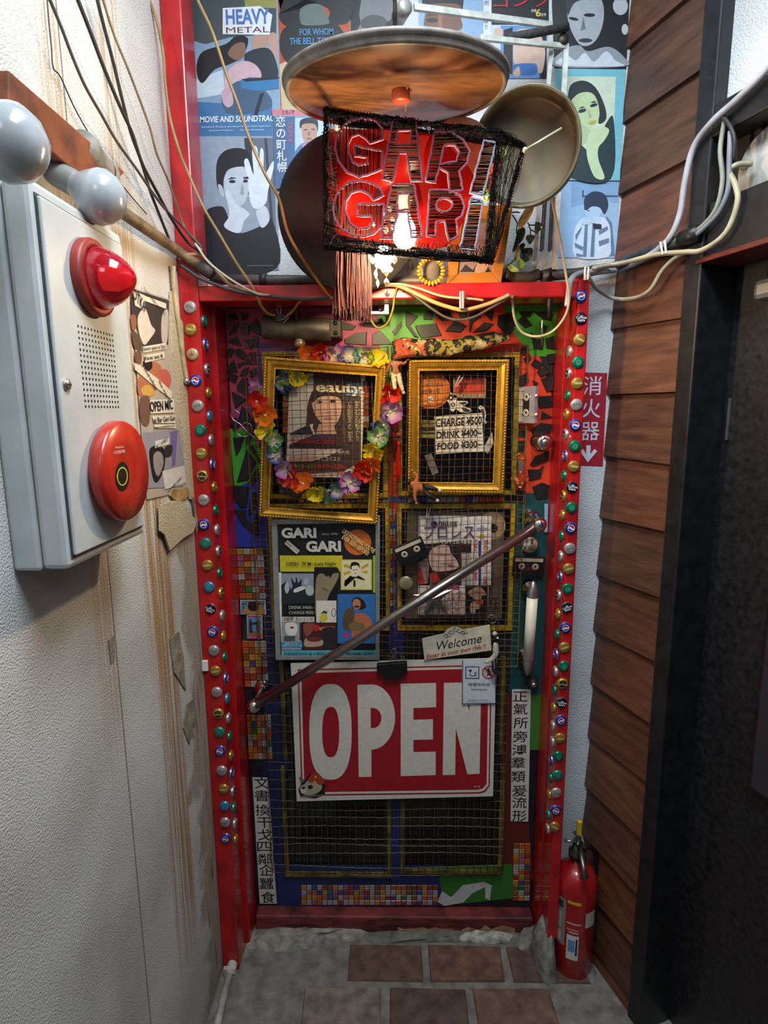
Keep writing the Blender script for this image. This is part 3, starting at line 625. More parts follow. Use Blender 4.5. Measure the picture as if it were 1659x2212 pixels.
# ---- inside the upright gold frame
K3 = (870, 760, .14467); PG = YP(-.008)
t = thing('member_sticker', 'round orange association sticker behind the upright gold frame', 'sticker')
sheet('disc', PG, [(K3[0]+x*K3[2], K3[1]+y*K3[2]) for x, y in pairs(ell(420, 570, 290, 285, n=36))], t, '#c8691a')
picture('printed_picture', PG, [('#b35a14', ell(440,560,265,262)), ('#cf7420', ell(420,570,240,238)), ('#e6e2d6', ell(408,708,42))], t, .0002, K3)
for s, x, y, h, wd, r in (('日本料理飲食業', 440, 500, 55, 320, 2), ('組合員の証', 410, 590, 55, 290, 2), ('60', 408, 708, 42, 60, 0), ('東京都麻布飲食業組合', 430, 800, 35, 330, 8)): words(s, x, y, h, PG, '#2a1608', t, .001, rot=r, bold=.4, wid=wd, T=K3)
t = thing('tile_plaque', 'small red and cream plaque behind the upright gold frame', 'plaque'); sheet('plaque', PG, [(979,815),(1050,816),(1049,860),(980,859)], t, '#9a8c62', t=.003)
picture('printed_picture', PG, [('#8a2316', rec(775,385,1225,520)), ('#c03a16', rec(775,500,1225,625))], t, .0004, K3)
words('ARTS OF THE ASIA', 1000, 650, 20, PG, '#3a3320', t, .001, wid=220, T=K3)
t = thing('motocross_sticker', 'black and white motorbike sticker behind the upright gold frame', 'sticker')
bike = [650,660,710,600,820,670,800,730,960,735,980,760,920,800,880,800,1000,840,1030,880,980,910,860,900,790,850,750,900,710,870,690,770,660,730]
sheet('backing', PG, [(K3[0]+x*K3[2], K3[1]+y*K3[2]) for x, y in pairs(bike)], t, '#d2cfc4')
picture('printed_picture', PG, [('#1b1a18', ell(720,680,40,50)), ('#1b1a18', ell(750,790,34,30)), ('#d2cfc4', ell(750,790,16)), ('#1b1a18', [830,760,930,745,960,765,900,790]), ('#1b1a18', [880,840,960,850,1010,885,930,895],'s'), ('#d2cfc4', ell(720,690,16,26))], t, .0003, K3)
t = thing('figure_sticker', 'thin cut-out sticker beside the price card', 'sticker'); sheet('backing', PG, [(K3[0]+x*K3[2], K3[1]+y*K3[2]) for x, y in pairs([1120,830,1160,800,1220,820,1245,940,1230,1020,1265,1050,1240,1070,1190,1060,1170,880])], t, '#d2cfc4')
picture('printed_picture', PG, [('#5a3038', [1160,850,1205,850,1225,940,1205,1020,1190,950])], t, .0003, K3)
t = thing('price_card', 'white handwritten card of charge, drink and food prices', 'price card'); PC = YP(-.022)
sheet('card', PC, [(938,899),(1041,892),(1045,975),(941,981)], t, '#d5d2c4')
for s, x, y, h, wd in (('CHARGE ¥500', 830, 1050, 115, 690), ('DRINK ¥400~', 835, 1230, 105, 680), ('FOOD ¥300~', 840, 1400, 100, 670)): words(s, x, y, h, PC, '#100f0e', t, .001, rot=3, bold=.9, wid=wd, T=K3, shear=.1)
t = thing('slip', 'white slip with red marks leaning beside the price card', 'paper slip'); sheet('paper', PG, [(1041,973),(1063,933),(1066,958),(1054,980)], t, '#b9b6ae')
t = thing('clear_slip', 'clear slanted plastic slip below the price card', 'plastic slip'); sheet('plastic', PG, [(917,984),(932,979),(948,1021),(934,1026)], t, '#6f6f6c')
t = thing('label_tag', 'small yellow printed tag beside the price card', 'sticker'); sheet('tag', PG, [(906,907),(940,908),(940,948),(906,946)], t, '#7d8030'); picture('stripe', PG, [('#14160a', rec(906,922,940,930)), ('#14160a', rec(906,934,940,938))], t, .0004)
words('BABY\nMETAL', 923, 914, 5, PG, '#16180a', t, .001, wid=26)
# small clothes-peg clips on the mesh
for i, (x, y, r, lb) in enumerate(((990, 824, 60, 'white plastic peg clipped to the mesh inside the upright gold frame'), (924, 1108, 80, 'grey peg clipped to the mesh above the purple titled magazine'))):
    t = thing('clothes_peg', lb, 'peg'); pl = YP(-.04); Mx = pl.mat(pl.pt(x, y), math.radians(r))
    for s in (-1, 1):
        MB().add([Mx @ Vector(v) for v in [(-.016, s*.0005, 0), (.016, s*.003, 0), (.016, s*.006, 0), (-.016, s*.0035, 0), (-.016, s*.0005, .006), (.016, s*.003, .006), (.016, s*.006, .006), (-.016, s*.0035, .006)]], [(0,1,2,3),(4,5,6,7),(0,1,5,4),(1,2,6,5),(2,3,7,6),(3,0,4,7)], mat('#a9a8a2', .4)).build('jaw', None, t)

# ================================================================== the bar's own poster in its aluminium frame
t = thing('framed_bar_poster', 'black and yellow bar poster in a silver frame', 'poster'); PB = YP(-.049); K4 = (500, 1090, .22905)
ALU = mat('#9aa0a0', .4, .5, .1)
O_, I_ = [(586,1122),(821,1114),(820,1426),(595,1426)], [(599,1133),(811,1130),(811,1416),(606,1417)]
for i in range(4):
    q = [O_[i], O_[(i+1) % 4], I_[(i+1) % 4], I_[i]]
    MB().slab(ccw([PB.pt(x, y, .008) for x, y in q], PB.n), PB.n, .009, ALU).build('frame_side', None, t, .0015)
sheet('paper', PB, [(598,1132),(812,1129),(812,1417),(605,1418)], t, '#17181c', off=.001)
picture('printed_picture', PB, [('#c9c22c', [455,480,1048,480,1048,632,460,632]), ('#c56a2a', ell(1190,355,128,122)), ('#d1702a', [1150,430,1190,480,1160,470]), ('#8fb83a', rec(1335,480,1358,830)), ('#dfe0d0', [440,640,470,640,480,1420,475,1420]),
 ('#8d97a8', rec(470,650,775,930)), ('#22262e', [475,940,470,760,520,720,560,800,600,740,700,780,770,820,780,935]), ('#b4bac4', [500,780,530,720,545,800,520,840],'s'), ('#20242c', [590,790,560,690,600,740,610,680,630,740,660,700,650,800],'s'), ('#aab2bd', ell(705,725,24,34)), ('#b7bcc2', ell(738,810,40,50)), ('#d4d8dc', [590,800,660,770,700,790,600,830],'s'),
 ('#0d0d0f', rec(780,590,1000,1030)), ('#8c8268', [790,1020,800,700,860,650,900,680,960,600,1000,620,1010,680,960,780,920,850,880,960,820,1030],'s'), ('#15120f', [910,640,940,595,1000,600,1015,640,960,650,930,690],'s'), ('#6d6350', ell(880,800,40,14,.5)),
 ('#cfc36a', rec(1030,518,1325,805)), ('#ddd9b0', rec(1042,530,1313,793)), ('#b9a42e', [1060,560,1120,575,1120,600,1060,590]), ('#b9a42e', [1060,640,1120,625,1120,650,1060,670]), ('#b9a42e', [1220,590,1290,550,1290,580,1230,610]), ('#b9a42e', [1230,630,1290,620,1270,655]),
 ('#e6e2c4', [1125,590,1140,560,1190,560,1200,600,1190,660,1165,685,1140,650],'s'), ('#15140f', [1120,600,1130,550,1170,540,1205,560,1205,600,1190,575,1140,580,1132,610],'s'), ('#15140f', [1150,680,1180,680,1200,700,1260,715,1255,703,1195,668,1170,690,1120,670,1070,720,1075,775,1062,760,1068,712]), ('#15140f', rec(1150,715,1170,775)), ('#15140f', rec(1142,612,1160,618)), ('#15140f', rec(1172,610,1190,616)), ('#15140f', rec(1158,645,1180,650)),
 ('#2f6cb0', [1000,843,1355,843,1355,1310,1000,1310]), ('#b06a48', [1130,1180,1140,1080,1200,1020,1290,1050,1330,1130,1335,1230,1230,1290,1150,1290],'s'), ('#1d1614', [1135,960,1140,900,1185,872,1240,900,1270,960,1230,990,1150,985],'s'), ('#b77a58', ell(1180,940,40,52)), ('#2a1a16', ell(1180,962,28,9)), ('#5a4a30', [1050,1120,1070,1000,1140,980,1160,1060,1120,1180,1060,1170],'s'), ('#7a6848', [1110,1130,1180,1100,1260,1150,1220,1190,1120,1180],'s'), ('#b83a78', ell(1080,1230,34,24)),
 ('#dcdace', rec(800,905,990,1112)), ('#1f4a30', [840,1030,870,1000,905,1010,900,1030]), ('#d2c23c', ell(870,1065,36,42)), ('#1a1a18', [820,1075,850,1112,840,1112]), ('#1a1a18', ell(965,1018,22,40)), ('#dcdace', ell(965,1018,17,34)),
 ('#101012', rec(515,945,785,1055)), ('#d5d3ca', rec(478,1058,782,1108)), ('#9a9ca0', rec(475,1110,660,1370)), ('#dedcd6', [505,1150,525,1115,600,1115,625,1160,600,1230,530,1230],'s'), ('#8c2a22', ell(570,1160,20,10)), ('#38353a', rec(642,1115,660,1280)), ('#4a4c50', rec(495,1238,600,1288)), ('#2f8ab0', rec(470,1298,670,1350)),
 ('#4a1f20', rec(672,1118,990,1370)), ('#8a4a34', [680,1130,780,1120,760,1200,700,1240],'s'), ('#b02a20', [760,1150,790,1130,830,1150,800,1200],'s'), ('#c8703a', [830,1160,960,1150,960,1200,850,1190],'s'), ('#2a2226', [850,1180,980,1170,985,1360,860,1360],'s'), ('#b59a80', [690,1280,720,1260,850,1270,850,1330,700,1340],'s'), ('#6a2a2a', ell(780,1270,70,24)),
 ('#58a6b8', [480,1375,1358,1372,1358,1420,480,1425])], t, .0022, K4, step=.00009)
for s, x, y, h, wd, c, b in (('GARI', 638, 272, 90, 330, '#c9c8c2', 1.6), ('GARI', 870, 400, 95, 330, '#c9c8c2', 1.6), ('since 1993', 925, 278, 20, 150, '#b8b8b4', 0), ('OPEN  7P.M.~Late Night', 750, 560, 32, 470, '#1d1c10', .5), ('DRINK ¥400~', 658, 972, 30, 235, '#b5b5b0', .3), ('CHARGE ¥500', 658, 1020, 30, 235, '#b5b5b0', .3), ('大絶賛! 大ショック!', 630, 1083, 34, 285, '#191919', .3),
    ('2階奥にもどうぞ\n若者のようにサケ一席', 570, 1324, 13, 180, '#d8e4e8', .3), ('世田谷区代沢2-45-9 飛田ビル', 715, 1408, 22, 440, '#123038', .5), ('03-3481-6997', 1215, 1408, 22, 270, '#123038', .5)):
    words(s, x, y, h, PB, c, t, .009, bold=b, wid=wd, T=K4)
words('LIKE NOTHING YOU\'VE\nEVER SEEN BEFORE!', 1185, 365, 42, PB, '#d4b878', t, .0092, rot=-35, bold=1.2, wid=360, T=K4, lines=.85)
picture('slanted_tag', PB, [('#c9c8c0', [530,335,645,435,615,468,500,368])], t, .0085, K4); words('東京発のカリスマ', 572, 402, 20, PB, '#1a1a1a', t, .009, rot=-41, bold=.4, wid=140, T=K4)

# ================================================================== OPEN sign
t = thing('open_sign', 'large red and white OPEN sign on the lower door', 'sign'); PO = YP(-.05)
sheet('board', PO, [(628,1433),(1072,1422),(1065,1720),(641,1731)], t, '#c9c6ba', t=.004)
sup = lambda cx, cy, rx, ry, e=2.5: [v for i in range(40) for v in (cx+rx*math.copysign(abs(math.cos(2*PI*i/40))**(2/e), math.cos(2*PI*i/40)), cy+ry*math.copysign(abs(math.sin(2*PI*i/40))**(2/e), math.sin(2*PI*i/40)))]
arcp = lambda cx, cy, rx, ry, a0, a1, n=18: [v for i in range(n+1) for a in [math.radians(a0+(a1-a0)*i/n)] for v in (cx+rx*math.cos(a), cy+ry*math.sin(a))]
rd, wh = '#96101f', '#cdc9bc'
picture('printed_lettering', PO, [(rd, [312,100,1228,78,1218,650,1195,680,1170,686,330,697]), (wh, [318,107,1221,85,1212,648,1190,672,1168,679,337,690]), (rd, [330,118,1212,96,1203,640,1185,662,1160,668,344,680]),
  (wh, sup(467, 395, 100, 226)), (rd, sup(468, 396, 40, 119)), (wh, [594,173]+arcp(660,325,112,154,-88,88)+[660,479,660,607,600,608]), (rd, [656,283]+arcp(668,330,39,47,-88,88)+[657,377]),
  (wh, [798,168,965,164,965,279,858,283,858,338,950,335,950,431,858,433,858,490,963,488,963,599,798,604]), (wh, [1002,164,1086,162,1122,300,1124,160,1178,160,1170,593,1112,595,1058,378,1055,598,996,599])], t, .0003, G5)
words('JP-18', 1158, 654, 11, PO, '#c9a8a8', t, .002, wid=30, T=G5)
s = thing('skull_sticker', 'tattoo style skull and flowers sticker on the sign corner', 'sticker')
PS = YP(-.0522)
sheet('backing', PS, [(500+x*.4581, 1400+y*.4581) for x, y in pairs([318,605,345,625,370,592,410,590,442,630,440,690,395,708,325,700,315,665,330,640])], s, '#131313', t=.0004)
picture('printed_picture', PS, [('#a39c88', [322,660,345,640,370,620,420,640,425,665,390,690,340,690],'s'), ('#a8381f', ell(395,608,24,18)), ('#a8381f', ell(420,628,20,18)), ('#a8381f', ell(375,622,14)), ('#d9a83a', ell(397,608,5)), ('#131313', ell(372,655,12,9)), ('#131313', ell(340,660,8,6)), ('#c9c3b0', [325,668,355,662,350,685,330,685]), ('#5c6a56', [320,608,345,628,330,635])], s, .0003, G5)
words('DANIELLE CHUBACK TATTOO', 383, 697, 7, PS, '#b5b2a8', s, .0022, rot=4, wid=105, T=G5)
t = thing('binder_clip', 'black binder clip with wire handle above the sign', 'clip'); pc = YP(-.072)
MB().slab(ccw([pc.pt(500+x*.4581, 1400+y*.4581) for x, y in pairs([685,78,828,66,830,122,797,125,797,148,718,150,718,128,688,126])], pc.n), pc.n, .016, BLACK).build('body', None, t, .003)
MB().tube([pc.pt(500+x*.4581, 1400+y*.4581, .004) for x, y in ((745,78),(762,40),(755,15),(762,2),(775,4),(778,16),(770,40),(782,76))], .0012, 6, STEEL).build('handle', None, t)
t = thing('smoking_notice', 'white smoking area notice over the sign corner', 'notice'); PN = YP(-.056)
sheet('card', PN, [(998,1427),(1073,1424),(1071,1520),(998,1523)], t, '#c6ccd2', t=.0012)
K5 = (820, 1050, .27728); nv = '#1c2c58'
picture('printed_picture', PN, [(nv, rec(668,1405,776,1502)), ('#c6ccd2', rec(675,1412,769,1495)), ('#a8242a', ell(850,1452,52,52)), ('#c6ccd2', ell(850,1452,43)), ('#15181e', [838,1420,850,1415,858,1440,875,1450,858,1455,868,1490,850,1470,835,1490,842,1450]), ('#a8242a', [810,1420,818,1412,888,1482,880,1490]),
  (nv, [690,1432,722,1432,708,1450,708,1468,716,1474,696,1474,704,1468,704,1450]), (nv, [712,1478,756,1470,756,1476,712,1484]), (nv, [735,1462,750,1445,753,1462])], t, .0003, K5)
picture('border', PN, [(nv, [644,1358,650,1358,648,1698,642,1700]), (nv, [645,1694,905,1690,905,1697,642,1701]), (nv, [900,1352,907,1352,907,1695,901,1695])], t, .0003, K5)
for s_, x, y, h, wd in (('喫煙目的店', 775, 1548, 18, 170), ('Smoking area', 775, 1585, 13, 125), ('20歳未満の方は立ち入れません。', 775, 1668, 7, 165), ('喫煙をする場所を提供することを主たる目的とする店', 775, 1682, 6, 190)): words(s_, x, y, h, PN, '#20242c', t, .0008, bold=.3, wid=wd, T=K5)
t = thing('welcome_sign', 'cream Welcome sign with red handwriting hung above the open sign', 'sign'); PW = YP(-.058)
wq = [330,1190,500,1150,530,1115,570,1098,610,1100,650,1122,858,1082,873,1280,350,1355]
MB().slab(ccw([PW.pt(K5[0]+x*K5[2], K5[1]+y*K5[2]) for x, y in pairs(wq)], PW.n), PW.n, .004, mat('#c3bda8', .5)).build('board', None, t)
sc_ = MB()
for c in ((540,1160),(560,1140),(590,1120),(620,1130),(650,1140),(520,1168),(670,1136)):
    sc_.tube([PW.pt(K5[0]+(c[0]+math.cos(a)*16)*K5[2], K5[1]+(c[1]+math.sin(a)*13)*K5[2], .001) for a in [i*PI/5 for i in range(9)]], .0008, 4, IRON)
sc_.build('scrollwork', None, t)
words('Welcome', 608, 1222, 70, PW, '#191715', t, .0006, rot=11, wid=350, T=K5, shear=.35); words('Enter at your own risk !!', 595, 1290, 34, PW, '#a82018', t, .0006, rot=11, wid=475, T=K5, shear=.2, bold=.4)
for nm, px, ch, quad, col in (('scripture_strip', None, '文書換干戈四鄰企蠶食', [(545,1679),(579,1680),(598,1952),(561,1952)], 'white paper strip of brush characters low beside the mosaic'), ('scripture_strip', None, '正氣所旁溥羣類爰流形', [(1106,1489),(1147,1489),(1141,1775),(1103,1774)], 'white paper strip of brush characters beside the open sign')):
    t = thing(nm, col, 'paper strip'); pl = YP(-.0065); sheet('paper', pl, quad, t, '#c4c2bb')
    cs_ = [(143,640),(143,700),(147,768),(155,825),(157,885),(155,940),(158,1000),(165,1052),(165,1115),(172,1180)] if quad[0][0] < 900 else [(1362,232),(1362,292),(1365,357),(1362,422),(1358,485),(1352,545),(1352,610),(1358,677),(1358,733),(1358,795)]
    for c, (x, y) in zip(ch, cs_): words(c, x, y, 41, pl, '#131313', t, .0004, bold=.8, wid=68, T=G5)
# little picture cards
t = thing('picture_card', 'small card of a dark head against blue slats', 'card'); pl = YP(-.0075); sheet('card', pl, [(519,1296),(573,1296),(575,1327),(520,1327)], t, '#c9c7be')
picture('printed_picture', pl, [('#4f7fa0', rec(92,905,310,1028)), ('#2a5878', rec(92,930,310,945)), ('#2a5878', rec(92,965,310,978)), ('#a87c48', [120,1028,150,930,200,905,260,915,310,1028],'s'), ('#17110e', ell(205,960,52,45)), ('#201814', rec(160,915,270,950))], t, .0002, K4)
t = thing('picture_card', 'small pink edged card of two standing figures', 'card'); pl = YP(-.0085); sheet('card', pl, [(533,1329),(567,1329),(567,1380),(534,1380)], t, '#c9c7be')
picture('printed_picture', pl, [('#b83a72', rec(150,1048,285,1265)), ('#5f8fc0', rec(152,1065,285,1225)), ('#8a6a4a', rec(152,1195,285,1240)), ('#3a2a24', [170,1200,165,1110,180,1075,195,1110,240,1105,245,1130,195,1140,200,1210],'s'), ('#4a3a34', [240,1200,235,1120,245,1080,260,1090,270,1140,262,1210],'s')], t, .0002, K4)
words('BEACH CLUB', 190, 1252, 9, pl, '#e8c8d4', t, .0014, wid=70, T=K4)
t = thing('push_sign', 'round white push sign on the door edge', 'sign'); pl = YP(-.012)
MB().lathe([(.0, .004), (.0235, .004), (.0245, 0), (.0245, -.003)], pl.pt(1144, 1177), (0, -1, 0), 32, mat('#c9c4ac', .4)).build('disc', None, t)
words('押す', 1162, 435, 42, pl, '#1c2030', t, .0055, bold=.6, T=K5, wid=95); words('PUSH', 1162, 492, 32, pl, '#1c2030', t, .0055, bold=.5, T=K5, wid=78); picture('rule', pl, [('#1c2030', rec(1115,466,1208,469))], t, .0048, K5)
t = thing('blue_ribbed_card', 'small pale blue ribbed card by the bar end', 'card'); sheet('card', YP(-.012), [(1176,1088),(1184,1089),(1183,1149),(1176,1150)], t, '#7fa3c4')
# ================================================================== door hardware
t = thing('push_bar', 'diagonal polished steel pull bar with ball ends', 'door handle')
p0, p1 = D(550, 1524, -.115), D(1163, 1134, -.115); ax = (p1-p0).normalized()
MB().tube([p0, p1], .0148, 20, mat('#a39d9a', .25, .95, .12, 8, stretch=(1, 30, 30))).build('bar', None, t)
for p in (p0, p1):
    MB().ball(p-ax*.003*(1 if p is p0 else -1), .0215, CHROME, 20, 12).build('end_ball', None, t)
    MB().lathe([(.013, 0), (.012, .02), (.012, .075), (.022, .085), (.030, .098), (.031, .112), (0, .112)], p+Vector((0, .004, 0)), (0, 1, 0), 20, CHROME).build('bracket', None, t)
t = thing('pull_handle', 'white tubular pull handle with pointed steel ends', 'door handle')
a, b = D(1150, 1290, -.07), D(1141, 1425, -.07); d = (a-b).normalized(); L_ = (a-b).length
MB().tube([b, a], .0165, 20, mat('#ded8c6', .4, 0, .04)).build('grip', None, t)
for p, s in ((a, 1), (b, -1)):
    MB().lathe([(.0168, 0), (.0165, .012), (.013, .032), (.008, .045), (.003, .051), (0, .052)], p, d*s, 18, STEEL).build('tip', None, t)
    MB().lathe([(0, -.01), (.010, 0), (.011, .03), (.020, .04), (.025, .055), (.026, .07), (0, .07)], p+d*s*.014, (0, 1, 0), 18, CHROME).build('mount', None, t)
t = thing('lockset', 'round steel door knob with keyhole', 'door knob')
c = D(1167, 953, 0)
MB().lathe([(.031, 0), (.031, .004), (.018, .008), (.012, .02), (.014, .03), (.022, .036), (.0245, .046), (.0235, .056), (.012, .060), (0, .060)], c, (0, -1, 0), 28, CHROME).build('knob', None, t)
MB().lathe([(.010, 0), (.010, .0625), (0, .0625)], c, (0, -1, 0), 18, STEEL).build('cylinder', None, t)
MB().box((c.x-.001, c.y-.0635, c.z-.005), (c.x+.001, c.y-.0615, c.z+.005)).build('keyhole', BLACK, t)
t = thing('deadbolt', 'small round steel lock below the white pull handle', 'lock'); c = D(1148, 1470, 0)
MB().lathe([(.022, 0), (.022, .006), (.017, .018), (.016, .03), (.010, .033), (0, .033)], c, (0, -1, 0), 22, IRON).build('body', None, t); MB().lathe([(.008, 0), (.008, .036), (0, .036)], c, (0, -1, 0), 14, STEEL).build('cylinder', None, t)
# door closer above the tilted frame
t = thing('door_closer', 'old grey cylindrical door closer above the tilted frame', 'door closer')
a, b = D(568, 706, -.05), D(716, 712, -.05); GM = mat('#6b675c', .5, .5, .3, 30, .3, 60)
MB().lathe([(0, 0), (.030, 0), (.0325, .004), (.0325, (b-a).length-.004), (.030, (b-a).length), (0, (b-a).length)], a, b-a, 24, GM).build('body', None, t)
MB().box((b.x-.004, -.072, b.z-.024), (b.x+.028, 0, b.z+.026)).build('mounting_plate', mat('#4e4a40', .5, .4, .3), t, .003)
for z in (-.012, .014): MB().lathe([(.006, 0), (.006, .003), (0, .003)], (b.x+.014, -.072, b.z+z), (0, -1, 0), 10, BLACK).build('screw', None, t)
MB().lathe([(0, 0), (.012, .001), (.016, .006), (.016, .012), (.012, .022), (.010, .034), (0, .034)], D(648, 750, -.05), (0, 0, 1), 18, mat('#b0a894', .35, .6)).build('regulator_knob', None, t)
MB().hexa([D(600, 655, -.09)+Vector((0, 0, z)) for z in (0,)]*0 or [Vector((D(590,652,-.1).x, -.10, D(590,652,-.1).z-.004)), Vector((D(700,648,-.1).x, -.10, D(700,648,-.1).z-.004)), Vector((D(700,648,-.1).x, -.10, D(700,648,-.1).z+.006)), Vector((D(590,652,-.1).x, -.10, D(590,652,-.1).z+.006))],
          [Vector((D(590,652,-.1).x, -.118, D(590,652,-.1).z-.004)), Vector((D(700,648,-.1).x, -.118, D(700,648,-.1).z-.004)), Vector((D(700,648,-.1).x, -.118, D(700,648,-.1).z+.006)), Vector((D(590,652,-.1).x, -.118, D(590,652,-.1).z+.006))], IRON).build('arm', None, t)
MB().tube([D(642, 735, -.05), D(642, 660, -.10)], .006, 8, IRON).build('spindle', None, t)
t = thing('closer_arm', 'flat steel closer arm with bolts under the tassel', 'bracket')
a, b = D(785, 678, -.10), D(840, 660, -.10)
MB().box((a.x, -.118, a.z-.004), (b.x, -.10, a.z+.004)).build('bar', STEEL, t, .001); MB().box((b.x-.012, -.118, a.z+.002), (b.x, -.10, b.z+.012)).build('lug', STEEL, t, .001)
MB().lathe([(.007, 0), (.007, .005), (0, .006)], ((a.x*.3+b.x*.7), -.118, a.z+.008), (0, -1, 0), 8, CHROME).build('bolt', None, t)
# ================================================================== cassettes
def cassette(label, c, plane, px, py, off, rot, h_px, swap=None):
    t = thing('cassette_tape', label, 'cassette'); M = plane.mat(plane.pt(px, py, off), math.radians(rot)) @ (swap or Matrix.Identity(4)); k = h_px
    def put(mb, nm, mt, bev=0): 
        mb.v = [tuple(M @ (Vector(v)*k)) for v in mb.v]; return mb.build(nm, mt, t, bev)
    put(MB().box((-.05, -.032, -.006), (.05, .032, .006)), 'shell', c, .0015)
    put(MB().box((-.044, .016, .006), (.044, .027, .0064)), 'label_strip', ink('#b8b49c'))
    put(MB().box((-.030, -.012, .006), (.030, .012, .0062)), 'window', mat('#26231f', .2, 0, .2))
    for x in (-.0215, .0215):
        put(MB().lathe([(.0035, 0), (.0035, .0008), (.0105, .0008), (.0105, 0)], (x, 0, .006), (0, 0, 1), 24, ink('#bdb8a4')), 'reel', None)
        sp = MB()
        for i in range(6):
            a = i*PI/3; sp.box((x+.006*math.cos(a)-.001, .006*math.sin(a)-.001, .0068), (x+.006*math.cos(a)+.001, .006*math.sin(a)+.001, .0074), ink('#3a2a20'))
        put(sp, 'reel_teeth', None)['kind'] = 'stuff'
    put(MB().add([(-.034, -.032, .006), (.034, -.032, .006), (.030, -.019, .006), (-.030, -.019, .006), (-.034, -.032, .0075), (.034, -.032, .0075), (.030, -.019, .0075), (-.030, -.019, .0075)], [(4,5,6,7),(0,1,5,4),(1,2,6,5),(2,3,7,6),(3,0,4,7)]), 'lower_block', c)
    return t, M
DC = mat('#131312', .35, 0, .2, coat=.2)
cassette('black cassette tape hung slanted beside the purple titled magazine', DC, YP(-.055), 887, 1191, 0, 24, .95)
t, M = cassette('black cassette tape under the push sign', DC, YP(-.012), 1141, 1223, 0, -2, .98)
words('レンタル中', 1164, 648, 24, YP(-.012), '#b8281c', t, .0085, rot=4, wid=105, T=K5)
t, M = cassette('grey cassette tape held edge-on by white pins', mat('#8f8a90', .4, 0, .1), YP(-.04), 1140, 875, 0, 90, 1.05, Matrix.Rotation(math.radians(-58), 4, 'X'))
for y in (858, 899): MB().tube([D(1138, y, -.04), D(1160, y-4, -.075)], .0035, 8, WHITE).build('pin', None, t)
# ================================================================== flower lei
lei = thing('flower_lei', 'rainbow flower lei draped around the larger gold frame', 'lei')
LC = {'red': ('#d42a12', '#a81408'), 'orange': ('#ee7a16', '#d45a08'), 'yellow': ('#e8d424', '#c9ac10'), 'green': ('#7cc46a', '#3f9a40'), 'blue': ('#3f6cc0', '#25479a'), 'purple': ('#b45ac0', '#8a2f9c')}
pm = {}
for kd, (c1, c2) in LC.items():
    mb = MB(); n = 5; vs = []
    for i in range(n+1):
        u = i/n; w_ = .0105*math.sin(PI*min(u*.62+.12, 1))
        for j in range(5):
            v = j/4*2-1; vs.append((.003+.023*u, w_*v*(1.25 if u > .6 else 1), .010*u*u-.006*(1-v*v)*u+.0025*math.sin(6*v+5*u)))
    fs = [(i*5+j, i*5+j+1, i*5+j+6, i*5+j+5) for i in range(n) for j in range(4)]
    M = bpy.data.materials.new('petal_'+kd); M.use_nodes = True; N = M.node_tree.nodes; L2 = M.node_tree.links; b_ = N['Principled BSDF']
    tc = N.new('ShaderNodeTexCoord'); sp = N.new('ShaderNodeSeparateXYZ'); L2.new(tc.outputs['Object'], sp.inputs[0]); mr = N.new('ShaderNodeMapRange'); mr.inputs[1].default_value = .003; mr.inputs[2].default_value = .024; L2.new(sp.outputs[0], mr.inputs[0])
    rp = N.new('ShaderNodeValToRGB'); rp.color_ramp.elements[0].color = lin('#e0d8c0') if kd in ('green', 'blue', 'purple') else lin(c1); rp.color_ramp.elements[1].color = lin(c2 if kd in ('blue', 'green') else c1); L2.new(mr.outputs[0], rp.inputs[0]); L2.new(rp.outputs[0], b_.inputs['Base Color'])
    tl = N.new('ShaderNodeBsdfTranslucent'); L2.new(rp.outputs[0], tl.inputs[0]); mx = N.new('ShaderNodeMixShader'); mx.inputs[0].default_value = .35; L2.new(b_.outputs[0], mx.inputs[1]); L2.new(tl.outputs[0], mx.inputs[2]); L2.new(mx.outputs[0], N['Material Output'].inputs[0]); b_.inputs['Roughness'].default_value = .6
    o = mb.add(vs, fs, M, True).build('petal'); pm[kd] = o.data; bpy.data.objects.remove(o)
fl_ = [(860,625,'orange'),(960,605,'red'),(1065,635,'purple'),(1185,645,'blue'),(1310,655,'green'),(1410,680,'yellow'),(690,800,'green'),(765,800,'yellow'),(625,835,'blue'),(460,905,'purple'),(430,1010,'red'),(500,1120,'orange'),(515,1230,'yellow'),(570,1320,'green'),(600,1440,'blue'),(665,1540,'purple'),(720,1625,'red'),(810,1680,'orange'),(925,1745,'yellow'),(1020,1745,'green'),(1105,1735,'blue'),(1195,1670,'purple'),(1290,1580,'red'),(1360,1510,'orange'),(1385,1400,'yellow'),(1420,1290,'green'),(1470,1200,'blue'),(1520,1090,'purple'),(1510,930,'red')]
path = []
for i, (x, y, kd) in enumerate(fl_):
    inside = i in (6, 7, 8); behind = i < 6 or i == 9
    yy = -.05 if inside else (-.062 if behind else -.108)
    p = D(CA[0]+x*CA[2], CA[1]+y*CA[2], yy); path.append(p)
    axis = Vector((random.uniform(-.6, .6), -1, random.uniform(-.7, .5))).normalized()
    F = MB().lathe([(0, .006), (.004, .004), (.003, 0), (.002, -.006)], (0, 0, 0), (0, 0, 1), 8, ink('#e4dcc0')).build('flower', None, lei)
    F.matrix_basis = Matrix.Translation(p) @ axis.to_track_quat('Z', 'Y').to_matrix().to_4x4() @ Matrix.Rotation(random.uniform(0, 6), 4, 'Z')
    k = 6
    for j in range(k):
        o = bpy.data.objects.new('petal', pm[kd]); COL.objects.link(o); o.parent = F
        o.matrix_basis = Matrix.Rotation(2*PI*j/k+random.uniform(-.2, .2), 4, 'Z') @ Matrix.Rotation(random.uniform(-.75, .15), 4, 'Y') @ Matrix.Scale(random.uniform(1.12, 1.4), 4)
MB().tube(spline(path[9:], 4), .0013, 5, ink('#d9d4c4')).build('cord', None, lei)
